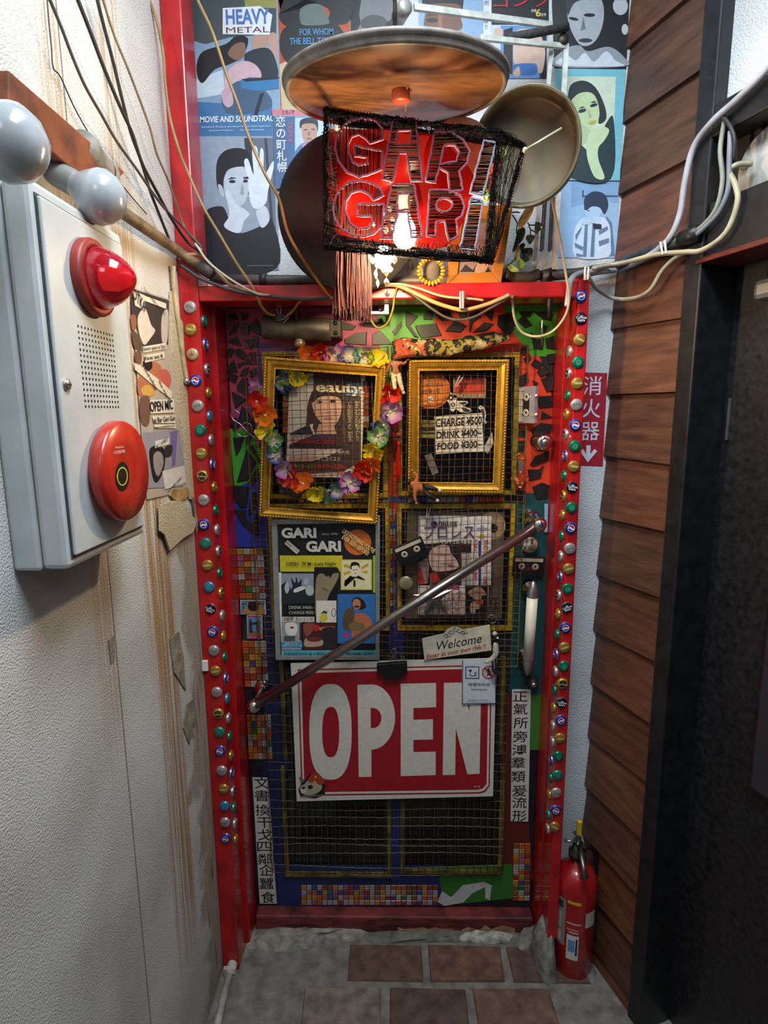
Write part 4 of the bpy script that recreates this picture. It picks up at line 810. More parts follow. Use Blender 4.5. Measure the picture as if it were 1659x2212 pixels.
MB().tube(spline(path[:6], 4), .0013, 5, ink('#d9d4c4')).build('cord', None, lei); MB().tube(spline([path[8], path[6], path[7]], 4), .0013, 5, ink('#d9d4c4')).build('cord', None, lei)
# ================================================================== toy wrestlers
def skin(name, verts, edges, radii, M, parent, sub=2):
    me = bpy.data.meshes.new(name); me.from_pydata([tuple(v) for v in verts], edges, []); o = bpy.data.objects.new(name, me); COL.objects.link(o); o.parent = parent
    me.materials.append(M); o.modifiers.new('skin', 'SKIN'); 
    for i, r in enumerate(radii): me.skin_vertices[0].data[i].radius = (r, r)
    me.skin_vertices[0].data[0].use_root = True
    s = o.modifiers.new('smooth', 'SUBSURF'); s.levels = s.render_levels = sub
    return o
def toy(label, J, depth, skinc, legc, T, shoe=None, mask=None, scale=1.0):
    """J: joint -> crop pixel (x, y[, forward offset]); one continuous skinned body, clothes as children"""
    t = thing('toy_wrestler', label, 'toy figure')
    g = lambda n: D(T[0]+J[n][0]*T[2], T[1]+J[n][1]*T[2], depth-(J[n][2] if len(J[n]) > 2 else 0)); s = scale
    names = ['pelvis','waist','chest','neck','head','shl','ell','hal','shr','elr','har','hil','knl','ftl','tol','hir','knr','ftr','tor']
    E_ = [(0,1),(1,2),(2,3),(3,4),(2,5),(5,6),(6,7),(2,8),(8,9),(9,10),(0,11),(11,12),(12,13),(13,14),(0,15),(15,16),(16,17),(17,18)]
    R_ = [.0075,.0072,.0095,.0042,.0062,.0062,.0046,.0034,.0062,.0046,.0034,.0068,.0052,.0036,.0026,.0068,.0052,.0036,.0026]
    skin('body', [g(n) for n in names], E_, [r*s for r in R_], mat(skinc, .5), t)
    V = [g(n) for n in ('pelvis','hil','knl','ftl','hir','knr','ftr')]
    skin('trousers', V, [(0,1),(1,2),(2,3),(0,4),(4,5),(5,6)], [r*s*1.13 for r in (.0082,.0074,.0060,.0044,.0074,.0060,.0044)], mat(legc, .5, 0, .25, 120), t)
    h = g('head'); MB().ball(h+Vector((0, .0012, .0012)), .0072*s, mat(mask or '#1d1512', .5), 12, 8).build('hair' if not mask else 'mask', None, t)
    for n in ('ftl', 'ftr'): MB().ball(g(n)*.6+g('to'+n[-1])*.4, .0046*s, mat(shoe or legc, .5), 10, 6).build('boot', None, t)
    for n in ('hal', 'har'):
        e = g('el'+n[-1]); q = (g(n)-e).normalized(); fm = MB()
        for k in range(-1, 3): fm.tube([g(n)+Vector((k*.0016-.0008, 0, 0)), g(n)+q*.006*s+Vector((k*.0024-.0012, -.001, 0))], .0010*s, 5, mat(skinc, .5))
        fm.build('fingers', None, t)['kind'] = 'stuff'
    return t
toy('bare-chested toy wrestler in white trousers between the gold frames', dict(pelvis=(112,648),waist=(108,625),chest=(105,598),neck=(102,575),head=(95,555),shl=(75,590),ell=(58,625),hal=(45,660),shr=(138,588),elr=(170,592),har=(188,572),hil=(95,665),knl=(100,725),ftl=(108,790),tol=(100,806,.004),hir=(128,665),knr=(142,725),ftr=(160,785),tor=(172,803,.004)), -.075, '#8a4a30', '#cfc4a2', CB, shoe='#cfc4a2', scale=1.1)
toy('masked toy wrestler in black tights sprawled on the frame corner', dict(pelvis=(295,1450),waist=(275,1442),chest=(248,1430),neck=(222,1418),head=(202,1412),shl=(252,1412),ell=(262,1370),hal=(230,1335),shr=(248,1462),elr=(240,1505),har=(252,1545),hil=(305,1440),knl=(350,1447,.01),ftl=(405,1465,.01),tol=(430,1470,.012),hir=(305,1468),knr=(345,1505,.008),ftr=(390,1530,.006),tor=(412,1545,.006)), -.085, '#b86a40', '#111112', CB, shoe='#c9c9c4', mask='#0f0f10', scale=1.15)
# ================================================================== charms and oddments on the mesh
t = thing('tassel_charm', 'red tassel charm with a round face hanging between the frames', 'charm'); p = D(CB[0]+130*CB[2], CB[1]+1095*CB[2], -.055)
MB().tube([D(861, 885, -.05), D(861, 925, -.055), p], .0009, 5, mat('#b8381a', .6)).build('cord', None, t)
MB().ball(p, .0115, mat('#c9c2b0', .4), 16, 10).build('ball', None, t); MB().lathe([(.0118, -.002), (.0122, .003), (.009, .008), (0, .0118)], p, (0, 0, 1), 14, mat('#c43a1a', .5)).build('hood', None, t)
picture('face', YP(p.y-.0118), [('#171310', [110,1095,135,1088,150,1100,128,1112])], t, 0, CB)
tm = MB()
for i in range(46):
    a = random.uniform(0, 6.28); r = random.uniform(0, .006); x, y = r*math.cos(a), r*math.sin(a); L_ = random.uniform(.088, .105)
    tm.tube([p+Vector((x*.4, y*.4, -.02)), p+Vector((x*1.2, y*1.2, -.05)), p+Vector((x*1.9, y*1.5, -.02-L_))], .0007, 3, mat('#cf2a14', .5, 0, .2))
tm.build('tassel_threads', None, t)['kind'] = 'stuff'
MB().lathe([(0, .012), (.004, .010), (.006, 0), (.004, -.01), (0, -.012)], p+Vector((0, 0, -.018)), (0, 0, 1), 10, mat('#cf2a14', .5)).build('knot', None, t)
t = thing('treble_clef', 'bent silver wire treble clef beside the tilted frame', 'ornament')
MB().tube([D(CA[0]+v.x*CA[2], CA[1]+v.y*CA[2], -.022) for v in spline([(425,1310),(360,1260),(300,1195),(245,1160),(218,1105),(250,1078),(290,1110),(268,1170),(262,1245),(305,1290),(365,1285),(395,1240),(380,1195),(340,1180),(310,1205),(320,1235)], 5)], .0019, 7, mat('#b9b4cc', .2, .95)).build('wire', None, t)
t = thing('devil_keychain', 'red devil mask keyring hanging on the mesh', 'keyring'); kp = lambda x, y, yy=-.045: D(CB[0]+x*CB[2], CB[1]+y*CB[2], yy)
MB().tube([kp(970+26*math.cos(a), 1232+20*math.sin(a)) for a in [i*PI/9 for i in range(18)]], .0014, 6, mat('#b8963c', .3, .9), closed=True).build('ring', None, t)
MB().slab(ccw([kp(x, y) for x, y in pairs([958,1258,985,1258,985,1330,958,1330])], Vector((0, -1, 0))), (0, -1, 0), .002, STEEL).build('tag', None, t)
MB().tube([kp(970, 1330), kp(968, 1370)], .0012, 5, STEEL).build('link', None, t)
MB().chip(ccw([kp(v.x, v.y) for v in spline(pairs([925,1395,950,1375,968,1390,985,1375,1010,1395,1008,1430,990,1462,966,1468,944,1460,928,1430]), 3, True)], Vector((0, -1, 0))), (0, -1, 0), .009, .5, mat('#8c3a24', .35, .3)).build('mask', None, t)
for s in (-1, 1): MB().tube([kp(968+s*38, 1400), kp(968+s*55, 1395), kp(968+s*64, 1375)], .0026, 6, mat('#a0502c', .35, .3), taper=[1, .8, .2]).build('horn', None, t)
picture('eye_marks', YP(-.0545), [('#d2a63a', [945,1408,962,1416,948,1420]), ('#d2a63a', [990,1408,973,1416,988,1420]), ('#d8cfb8', [955,1440,980,1440,968,1450])], t, 0, CB)
t = thing('metal_disc', 'plain round metal disc hanging on the centre stile', 'disc'); MB().lathe([(0, .004), (.0195, .0045), (.0215, .003), (.0215, 0), (0, 0)], D(877, 1259, -.045), (-.05, -1, .05), 26, mat('#a39c80', .35, .7)).build('disc', None, t)
t = thing('metal_star', 'silver metal star hanging behind the diagonal bar', 'ornament'); sp_ = YP(-.045); c0 = (937, 1293)
so = [(c0[0]+r*math.cos(a), c0[1]+r*math.sin(a)) for i in range(10) for r, a in [((46 if i % 2 == 0 else 15), i*PI/5-.45)]]
mb = MB(); cc = sp_.pt(*c0, .010); ps = [sp_.pt(x, y) for x, y in so]
mb.add(ps+[cc], [(i, (i+1) % 10, 10) for i in range(10)], mat('#9a9a98', .3, .85, .3, 60)).build('star', None, t)
t = thing('key_ring', 'thin steel key ring on the mesh above the welcome sign', 'ring'); MB().tube([D(1063+9.5*math.cos(a), 1337+9*math.sin(a), -.042) for a in [i*PI/12 for i in range(24)]], .0011, 6, STEEL, closed=True).build('ring', None, t)
# dangling black and white plush
t = thing('plush_charm', 'white and black plush charm dangling over the notice corner', 'plush toy'); q = lambda x, y, yy=-.085: D(K5[0]+x*K5[2], K5[1]+y*K5[2], yy)
WOOL = mat('#c2beb0', .9, 0, .2, 200, 1.0, 300); BLK2 = mat('#0e0e0f', .85, 0, .3, 150, .6, 300)
skin('body', [q(905, 1215), q(905, 1260), q(905, 1310), q(880, 1345), q(840, 1365), q(815, 1375)], [(0,1),(1,2),(2,3),(3,4),(4,5)], [.007, .010, .010, .008, .0065, .006], WOOL, t)
skin('head', [q(895, 1150), q(908, 1185, -.09), q(935, 1205, -.09)], [(0,1),(1,2)], [.006, .0105, .006], BLK2, t); MB().ball(q(897, 1150), .0075, WOOL, 12, 8).build('wool_cap', None, t)
MB().ball(q(920, 1184, -.103), .0032, WHITE, 10, 6).build('eye', None, t)
for x, y in ((880, 1430), (905, 1440)): skin('leg', [q(885+(x-880)*.5, 1290), q(x, 1380), q(x+2, y), q(x+22, y+22), q(x+30, y+30)], [(0,1),(1,2),(2,3),(3,4)], [.003, .0028, .0045, .0085, .006], BLK2, t)
MB().tube([q(885, 1060, -.06), q(890, 1105, -.075), q(897, 1140)], .0008, 5, STEEL).build('chain', None, t)
# rolled floral cloth
t = thing('floral_cloth', 'rolled floral brocade cloth above the upright frame', 'cloth')
def brocade():
    M = bpy.data.materials.new('brocade'); M.use_nodes = True; N = M.node_tree.nodes; L = M.node_tree.links; b = N['Principled BSDF']; b.inputs['Roughness'].default_value = .75
    tc = N.new('ShaderNodeTexCoord'); v = N.new('ShaderNodeTexVoronoi'); v.inputs['Scale'].default_value = 75; nz = N.new('ShaderNodeTexNoise'); nz.inputs['Scale'].default_value = 60; nz.inputs['Detail'].default_value = 3
    ad = N.new('ShaderNodeMixRGB'); ad.blend_type = 'ADD'; ad.inputs[0].default_value = .05; L.new(tc.outputs['Object'], ad.inputs[1]); L.new(tc.outputs['Object'], nz.inputs['Vector']); L.new(nz.outputs['Color'], ad.inputs[2]); L.new(ad.outputs[0], v.inputs['Vector'])
    sp = N.new('ShaderNodeSeparateColor'); L.new(v.outputs['Color'], sp.inputs[0]); rp = N.new('ShaderNodeValToRGB'); rp.color_ramp.interpolation = 'CONSTANT'
    el = rp.color_ramp.elements; el[0].color = lin('#14130f'); el[1].position = .38; el[1].color = lin('#8c8230')
    for p, c in ((.6, '#a8946a'), (.75, '#1d1a15'), (.85, '#b0523a'), (.93, '#c2b48a')): e = el.new(p); e.color = lin(c)
    L.new(sp.outputs[0], rp.inputs[0]); L.new(rp.outputs[0], b.inputs['Base Color']); return M
cl = [(850,757),(880,752),(910,750),(950,752),(990,748),(1030,740),(1070,735),(1100,728)]; ra = [.026,.027,.024,.024,.022,.020,.015,.008]
mb = MB(); pts = [D(x, y, -.075) for x, y in cl]; mb.tube(spline(pts, 4), .024, 14, brocade(), taper=[v.x/.024 for v in spline([(r, 0, 0) for r in ra], 4)])
mb.v = [(x, -.075+(y+.075)*.75+.002*math.sin(90*x+3*z*40), z+.003*math.sin(70*x)) for x, y, z in mb.v]; mb.build('roll', None, t)
MB().chip(ccw([D(x, y, -.088) for x, y in ((851,733),(880,733),(905,745),(895,768),(851,777))], Vector((0, -1, 0))), (0, -1, 0), .006, .8, mat('#a8482c', .8, 0, .35, 120)).build('folded_end', None, t)
# loose metal part in the tilted frame's corner
t = thing('metal_bracket', 'dark metal machine part inside the tilted frame corner', 'metal part'); pl = YP(-.02); Mx = pl.mat(pl.pt(623, 1052), math.radians(-37))
mb = MB(); mb.box((-.045, -.016, 0), (.045, .016, .012)); mb.v = [tuple(Mx @ Vector(v)) for v in mb.v]; mb.build('body', mat('#34322e', .5, .5, .3), t, .003)
MB().lathe([(.004, .001), (.004, .004), (.013, .004), (.013, 0)], Mx @ Vector((-.03, .004, .012)), (0, -1, 0), 18, mat('#6d6a60', .4, .6)).build('ring', None, t)
t = thing('binder_clip', 'small black binder clip holding the cord above the closer', 'clip'); pl = YP(-.12)
MB().slab(ccw([pl.pt(x, y) for x, y in ((588,684),(608,676),(622,684),(600,696))], pl.n), pl.n, .01, BLACK).build('body', None, t, .001)
for P_ in (((602,684),(598,668),(600,660),(607,662),(608,668),(604,684)), ((600,692),(612,690),(624,682),(624,686),(612,698))): MB().tube([pl.pt(x, y, .002) for x, y in P_], .0011, 6, STEEL).build('handle', None, t)
# ================================================================== posters above the door
PW_ = YP(-.061); C1 = (400, 0, .28933); C2 = (860, 0, .32550)
def poster(name, label, quad, base, shapes, T, texts=(), lay=0, cat='poster'):
    t = thing(name, label, cat); o = .0012+.0034*lay
    sheet('paper', PW_, quad, t, base, off=o)
    if shapes: picture('printed_picture', PW_, shapes, t, o, T, step=.00007)
    for a in texts: words(a[0], a[1], a[2], a[3], PW_, a[4], t, o+.0014, wid=a[5], bold=a[6] if len(a) > 6 else .3, rot=a[7] if len(a) > 7 else 0, shear=a[8] if len(a) > 8 else 0, T=T, lines=a[9] if len(a) > 9 else 1)
    return t
t = poster('comic_poster', 'blue grey comic style poster with a chrome title', [(409,-25),(598,-25),(606,296),(426,296)], '#7d97ad', [
 ('#3f4a4c', [30,-80,680,-80,680,250,330,280,150,330,40,300]), ('#8a8a4a', [430,-80,680,-80,680,60,450,60]), ('#b9c8d4', [70,600,280,520,300,700,70,740]), ('#3b6c98', [75,760,650,790,650,1015,90,1015]),
 ('#17161a', [90,460,140,380,300,330,380,270,470,290,430,420,330,480,220,520,130,620,90,560],'s'), ('#7a5a4c', [320,390,370,330,440,320,450,400,400,450,340,430],'s'), ('#a88474', [500,280,570,230,620,300,560,390,500,350],'s'), ('#b08a7c', [620,270,680,260,680,480,640,420],'s'), ('#1d2834', [450,400,620,360,690,500,680,580,560,600,470,520],'s'),
 ('#c0a0a8', [300,560,420,460,520,480,570,560,520,640,400,640,310,780],'s'), ('#3c5470', [280,700,420,600,600,680,640,800,420,850,300,830],'s'), ('#2f6fa0', [410,600,480,575,700,590,700,660,560,680,420,660]), ('#16202c', [420,590,700,570,700,590,450,610]), ('#16202c', [560,700,590,690,540,860,510,860]), ('#b49aa8', [270,690,330,650,360,760,330,800,290,780],'s'), ('#d0d6da', [280,60,560,45,650,110,630,260,280,255])], C1,
 [('HEAVY', 462, 130, 110, '#4a6ca8', 330, 1.0), ('METAL', 462, 225, 45, '#5c2430', 320, 0), ('MOVIE AND SOUNDTRACK', 400, 890, 46, '#dfe6ea', 590, .5, 0, .15), ('Soundtrack Producer and Motion Picture Music Supervisor\nExecutive Producers        Creative Consultant', 380, 958, 12, '#c9d6e0', 520, 0, 0, .15, 1.6)], 0)
t = poster('hat_poster', 'orange poster of a dark figure in a hat with blue lettering', [(600,-25),(755,-25),(762,292),(608,292)], '#a34420', [
 ('#b9a888', [705,480,1225,250,1225,1000,730,1000]), ('#17191a', [690,-80,740,-80,740,-20,700,130,780,200,880,100,860,-80,1225,-80,1225,160,1060,170,1060,60],'s'), ('#171a1c', [705,320,740,210,900,140,1100,160,1200,280,1180,420,1000,520,820,500,730,430],'s'), ('#5a6662', [860,160,860,70,930,30,1020,40,1070,140,1060,180,900,190],'s'), ('#96968a', [850,420,900,370,950,350,960,420,880,470],'s')], C1,
 [('FOR WHOM', 980, 240, 50, '#3f7fb0', 250, .6), ('THE BELL TOLLS', 950, 308, 50, '#3f7fb0', 340, .6)], 1)
t = poster('song_poster', 'poster of a smiling man in a blue jacket with vertical title', [(588,236),(716,238),(716,412),(609,411)], '#6f94b4', [
 ('#c0707c', [648,818,1060,822,1060,870,650,860]), ('#3f5f86', [655,870,820,870,830,1350,670,1420]), ('#a9bccb', [820,880,1060,880,1060,1200,820,1150]), ('#22262c', [858,960,860,900,920,878,985,890,990,980,960,940,880,945],'s'), ('#a88876', [868,950,890,925,960,925,985,960,975,1040,920,1075,880,1040],'s'), ('#1c1a1a', rec(885,965,912,972)), ('#1c1a1a', rec(940,962,968,969)), ('#7d5c50', [922,970,935,1010,915,1012]), ('#8a4f48', ell(928,1035,20,6)), ('#3f6fa0', [800,1200,850,1090,920,1060,1000,1080,1060,1200,1060,1400,820,1400],'s'), ('#b8788a', [870,1080,910,1060,900,1180]), ('#1f2a24', [720,1340,810,1280,850,1200,830,1400,730,1420])], C1,
 [('恋\nの\n町\n札\n幌', 718, 1085, 62, '#dfe6ea', 75, .28, 0, 0, .98), ('石\n原\n裕\n次\n郎', 785, 985, 24, '#c06878', 30, .28, 0, 0, 1.0), ('ヒモノヤ', 770, 838, 26, '#3a3034', 90, .2)], 2)
t = poster('photo_poster', 'black and white poster of a man holding up his palm', [(426,296),(600,296),(602,583),(441,586)], '#8c98a8', [
 ('#5a6675', [460,1030,655,1030,690,2000,600,2000,560,1200]), ('#2a313c', [440,1030,500,1030,520,1500,470,1450]), ('#30363f', [590,1030,610,1030,660,1700,640,1700]),
 ('#14161c', [130,1620,270,1540,330,1640,400,1740,560,1690,650,1640,680,2005,150,2015],'s'), ('#101218', [240,1400,235,1220,290,1130,400,1105,480,1150,490,1300,440,1250,330,1260,290,1330,280,1420],'s'),
 ('#b3bcc8', [290,1340,340,1260,450,1250,480,1340,470,1440,430,1530,370,1540,310,1480],'s'), ('#c3ccd6', [300,1440,330,1430,380,1520,440,1560,480,1600,440,1650,400,1740,290,1690,330,1600],'s'), ('#ccd4de', [440,1210,470,1190,510,1300,500,1110,540,1110,550,1280,560,1120,585,1130,590,1300,650,1210,665,1230,620,1420,600,1520,520,1560,480,1480,470,1350],'s'), ('#b9c2cd', [530,1580,600,1540,630,1640,570,1700],'s'), ('#a9b2be', [245,1380,275,1390,290,1470,260,1450],'s'),
 ('#20242c', ell(352,1355,24,12)), ('#20242c', ell(450,1352,18,11)), ('#181b22', [318,1340,345,1322,385,1330,345,1336]), ('#181b22', [430,1325,470,1318,475,1335,440,1335]), ('#8f98a4', [410,1440,425,1360,440,1440,425,1455])], C1,
 [('© photograph from a film still, all rights reserved', 560, 1982, 9, '#9aa2ac', 190, 0)], 0)
t = poster('dark_poster', 'black poster with a grey muscular back partly behind the disc', [(757,-25),(850,-25),(850,84),(758,84)], '#12141a', [('#6c7074', [1300,100,1330,-40,1400,-80,1500,-60,1560,40,1540,140,1480,180,1500,260,1290,260,1310,170],'s'), ('#3c4044', [1320,150,1400,110,1500,140,1480,200,1330,210],'s')], C1, (), 0)
t = poster('face_poster', 'light blue poster of a dark-haired face cut off by the disc', [(905,-30),(1043,-30),(1043,110),(905,110)], '#7ea0c0', [('#1c1a1c', [165,60,170,-80,300,-90,420,-60,430,50,400,90,200,90],'s'), ('#6c4a38', [180,90,200,30,400,30,415,110,410,200,190,200],'s'), ('#2a1c18', ell(225,135,40,16)), ('#4a3024', [190,95,260,85,270,100,200,110]), ('#8a6248', [270,40,295,40,290,200,265,200])], C2, (), 1)
t = poster('wrestling_poster', 'wrestling magazine page with red title and blue trunks', [(1044,-30),(1186,-30),(1182,168),(1084,166),(1044,120)], '#b8c4d0', [('#141416', rec(620,-80,1000,165)), ('#c9d0d8', rec(565,-80,615,240)), ('#5a8ac0', rec(680,170,990,520)), ('#15161a', [700,200,760,180,760,500,700,450]), ('#15161a', [930,180,985,180,985,520,940,520]), ('#c4a898', [765,300,780,210,850,190,930,210,975,330,960,470,930,480,910,420,780,430],'s'), ('#2f62a8', [768,430,905,425,915,490,850,500,780,490],'s'), ('#b89a8a', [765,480,800,440,810,500,770,505],'s'), ('#c4a898', [640,190,690,190,690,240,640,240],'s')], C2,
 [('ゴング', 820, 5, 85, '#b02428', 390, .28), ('6', 930, 88, 48, '#c9b83a', 34, .6), ('月号', 965, 100, 18, '#d8d8d4', 34, .2), ('別冊', 900, 72, 16, '#d8d8d4', 34, .2), ('州\n\n闘\n魂\n!!', 585, 100, 30, '#3a3a78', 34, .28, 0, 0, .95)], 0)
t = poster('portrait_poster', 'black and white portrait of a long-haired woman by the boards', [(1192,-30),(1361,-30),(1353,149),(1197,147)], '#1a1c1f', [('#2c2f33', [1030,-80,1140,-80,1120,160,1060,300,1030,200],'s'), ('#a3a9b0', [1120,60,1140,-60,1260,-80,1350,0,1365,120,1330,240,1270,300,1200,290,1140,180],'s'), ('#3a3e44', [1130,-80,1300,-80,1270,-20,1170,20,1125,100],'s'), ('#202328', ell(1165,125,34,10,.2)), ('#202328', ell(1270,100,38,12)), ('#6c7278', [1230,110,1245,190,1210,205]), ('#33373c', ell(1243,268,46,14)), ('#8d949c', [1040,440,1100,330,1200,300,1260,340,1400,310,1500,380,1500,440],'s'), ('#c6ccd2', [1060,430,1120,370,1180,400,1240,350,1300,410,1380,340,1440,400,1480,440],'s'), ('#b8bec4', ell(1475,40,50,60)), ('#b8bec4', ell(1505,195,22,36))], C2, (), 0)
t = poster('pin_up_print', 'teal tinted print of a dark-haired woman with clasped hands', [(1200,148),(1351,150),(1339,390),(1196,389)], '#6fb4c4', [('#c3d2bc', [1090,505,1445,510,1420,1185,1080,1185]), ('#1a2a2c', [1125,640,1150,560,1230,535,1310,580,1370,700,1380,790,1330,820,1330,720,1260,610,1200,660,1130,700],'s'), ('#b4c89a', [1140,690,1200,620,1290,620,1330,700,1330,790,1270,855,1210,840,1160,770],'s'), ('#a8bc92', [1200,830,1260,850,1300,900,1230,960,1160,980],'s'), ('#173036', [1145,1180,1140,1060,1200,960,1270,1000,1340,920,1380,820,1430,790,1415,1185],'s'), ('#bccfa4', [1250,1000,1270,880,1330,835,1400,860,1370,930,1330,980,1330,1060,1370,1180,1310,1180,1270,1100],'s'), ('#1a2a2c', ell(1222,735,28,12,-.3)), ('#1a2a2c', ell(1298,698,26,11,-.3)), ('#22302c', [1195,725,1220,705,1245,712,1220,716]), ('#22302c', [1275,682,1300,668,1318,680]), ('#b0a04a', ell(1290,812,28,11,-.3)), ('#96a882', [1260,720,1285,775,1268,780])], C2, (), 1)
t = poster('knit_print', 'pale blue print of a young person in a striped knit', [(1200,390),(1339,392),(1331,557),(1207,556)], '#8fb4d6', [('#7a9fc4', [1150,1200,1465,1200,1465,1350,1300,1330,1150,1380]), ('#2f4560', rec(1222,1262,1232,1310)), ('#2f4560', rec(1222,1297,1460,1307)), ('#5a7898', [1380,1430,1420,1480,1440,1700,1400,1700]), ('#c3d4e4', [1165,1560,1200,1470,1250,1440,1350,1440,1400,1490,1410,1600,1390,1705,1180,1705],'s'), ('#5f7898', [1175,1560,1220,1500,1215,1530,1180,1600]), ('#5f7898', [1170,1610,1230,1640,1225,1665,1175,1640]), ('#5f7898', [1240,1480,1260,1480,1250,1705,1225,1705]), ('#5f7898', [1290,1480,1310,1480,1300,1705,1275,1705]), ('#5f7898', [1330,1530,1390,1500,1395,1525,1335,1560]), ('#5f7898', [1330,1600,1400,1580,1400,1610,1335,1635]), ('#5f7898', [1180,1680,1225,1690,1222,1705,1185,1705]), ('#a9c4de', [1240,1420,1250,1370,1310,1350,1350,1400,1330,1440,1270,1455],'s'), ('#22304a', [1235,1380,1240,1310,1300,1270,1370,1290,1395,1360,1370,1420,1340,1380,1290,1370,1250,1395],'s'), ('#2a3a54', ell(1262,1398,8,4)), ('#b4cce0', [1220,1450,1270,1440,1280,1480,1225,1490],'s'), ('#b4cce0', [1290,1440,1340,1440,1340,1480,1290,1490],'s'), ('#1d2838', [1290,1480,1350,1490,1350,1520,1300,1520])], C2, (), 0)

# ================================================================== the wire cage lamp that spells the bar's name
lamp = thing('wire_cage_lamp', 'hanging wire cage lamp with red bar name letters', 'lamp'); C3 = (600, 200, .39783)
YF, YB = -.56, -.36; WIRE = mat('#040304', .7, 0, .2, key='black_wire'); WIRE.node_tree.nodes['Principled BSDF'].inputs['Specular IOR Level'].default_value = .08; PINK = mat('#a0586a', .8, 0, .15, 200)
FQ = [(703,238),(1078,287),(1050,558),(704,535)]; BQ = [(738,262),(1132,316),(1062,566),(745,520)]
f4 = Q(FQ, YF); b4 = Q(BQ, YB); rw = random.Random(11)
def jit(p, a=.004): return p+Vector((rw.uniform(-a, a), rw.uniform(-a, a), rw.uniform(-a, a)))
for a, b in [(f4[i], f4[(i+1) % 4]) for i in range(4)]+[(b4[i], b4[(i+1) % 4]) for i in range(4)]+[(f4[i], b4[i]) for i in range(4)]:
    mb = MB()
    for k in range(7):
        mb.tube([jit(a.lerp(b, q/14), .0055) for q in range(15)], .00095, 4, WIRE)
    n_ = int((b-a).length/.006); d = (b-a).normalized(); u = d.orthogonal().normalized(); v = d.cross(u)
    mb.tube([a.lerp(b, q/(n_*4))+(u*math.cos(q*1.6)+v*math.sin(q*1.6))*rw.uniform(.004, .008) for q in range(n_*4+1)], .0007, 3, WIRE)
    mb.build('edge_bundle', None, lamp)
mb = MB()
def chords(c, n, e=.02):
    for _ in range(n):
        def onb():
            s = rw.randrange(4); q = rw.random(); return c[s].lerp(c[(s+1) % 4], q)
        a, b = onb(), onb(); m_ = a.lerp(b, .5)+Vector((rw.uniform(-e, e), rw.uniform(-e, e), rw.uniform(-e, e)))*.5
        mb.tube([jit(a), jit(a.lerp(m_, .6)), m_, jit(b.lerp(m_, .5)), jit(b)], .0006, 3, WIRE, cap=False)
chords([f4[0], f4[1], b4[1], b4[0]], 70); chords([f4[3], f4[2], b4[2], b4[3]], 110); chords([f4[1], f4[2], b4[2], b4[1]], 80); chords([f4[0], f4[3], b4[3], b4[0]], 36)
def strip(a, b, c, d, n):
    for _ in range(n):
        q = rw.random(); r = q+rw.uniform(-.05, .05); mb.tube([jit(a.lerp(b, q), .003), jit(c.lerp(d, r), .003)], .0006, 3, WIRE, cap=False)
lo = f4[3].lerp(f4[0], .09), f4[2].lerp(f4[1], .09); strip(f4[3], f4[2], lo[0], lo[1], 150); up = f4[0].lerp(f4[3], .07), f4[1].lerp(f4[2], .07); strip(f4[0], f4[1], up[0], up[1], 90); strip(f4[0], f4[3], f4[0].lerp(f4[1], .07), f4[3].lerp(f4[2], .07), 60)
mb.build('wire_tangle', None, lamp)['kind'] = 'stuff'
LT = [('letter_g', [572,255,570,195,530,150,450,137,375,160,325,225,313,300,330,370,375,435,440,458,510,440,562,415,568,318,415,285,418,345,485,352,488,385,440,395,405,375,385,320,380,280,400,240,440,228,480,250,500,275], None),
 ('letter_a', [628,145,748,142,785,480,725,480,700,330,660,330,625,480,568,470], [650,205,725,205,722,285,640,280]),
 ('letter_r', [850,215,940,215,1010,260,1040,320,1030,380,985,425,1005,530,935,540,925,435,875,410,855,490,805,480], [905,285,960,285,985,320,970,375,880,390]),
 ('letter_i', [1120,260,1185,275,1115,555,1045,545], None),
 ('letter_g', [572,560,560,525,530,500,450,478,380,490,325,545,300,620,310,690,350,745,410,775,470,780,520,765,565,720,575,605,430,605,428,670,505,668,515,700,490,735,440,740,390,710,365,640,370,590,400,545,450,530,500,555,520,585], None),
 ('letter_a', [620,500,740,500,785,785,725,785,705,650,650,650,620,790,555,790], [655,555,710,550,712,635,640,640]),
 ('letter_r', [825,530,930,530,990,560,1015,620,1000,670,970,690,980,780,930,805,905,700,860,700,855,780,810,780], ell(905,610,45,38,n=14)),
 ('letter_i', [1050,570,1115,590,1070,855,990,850], None)]
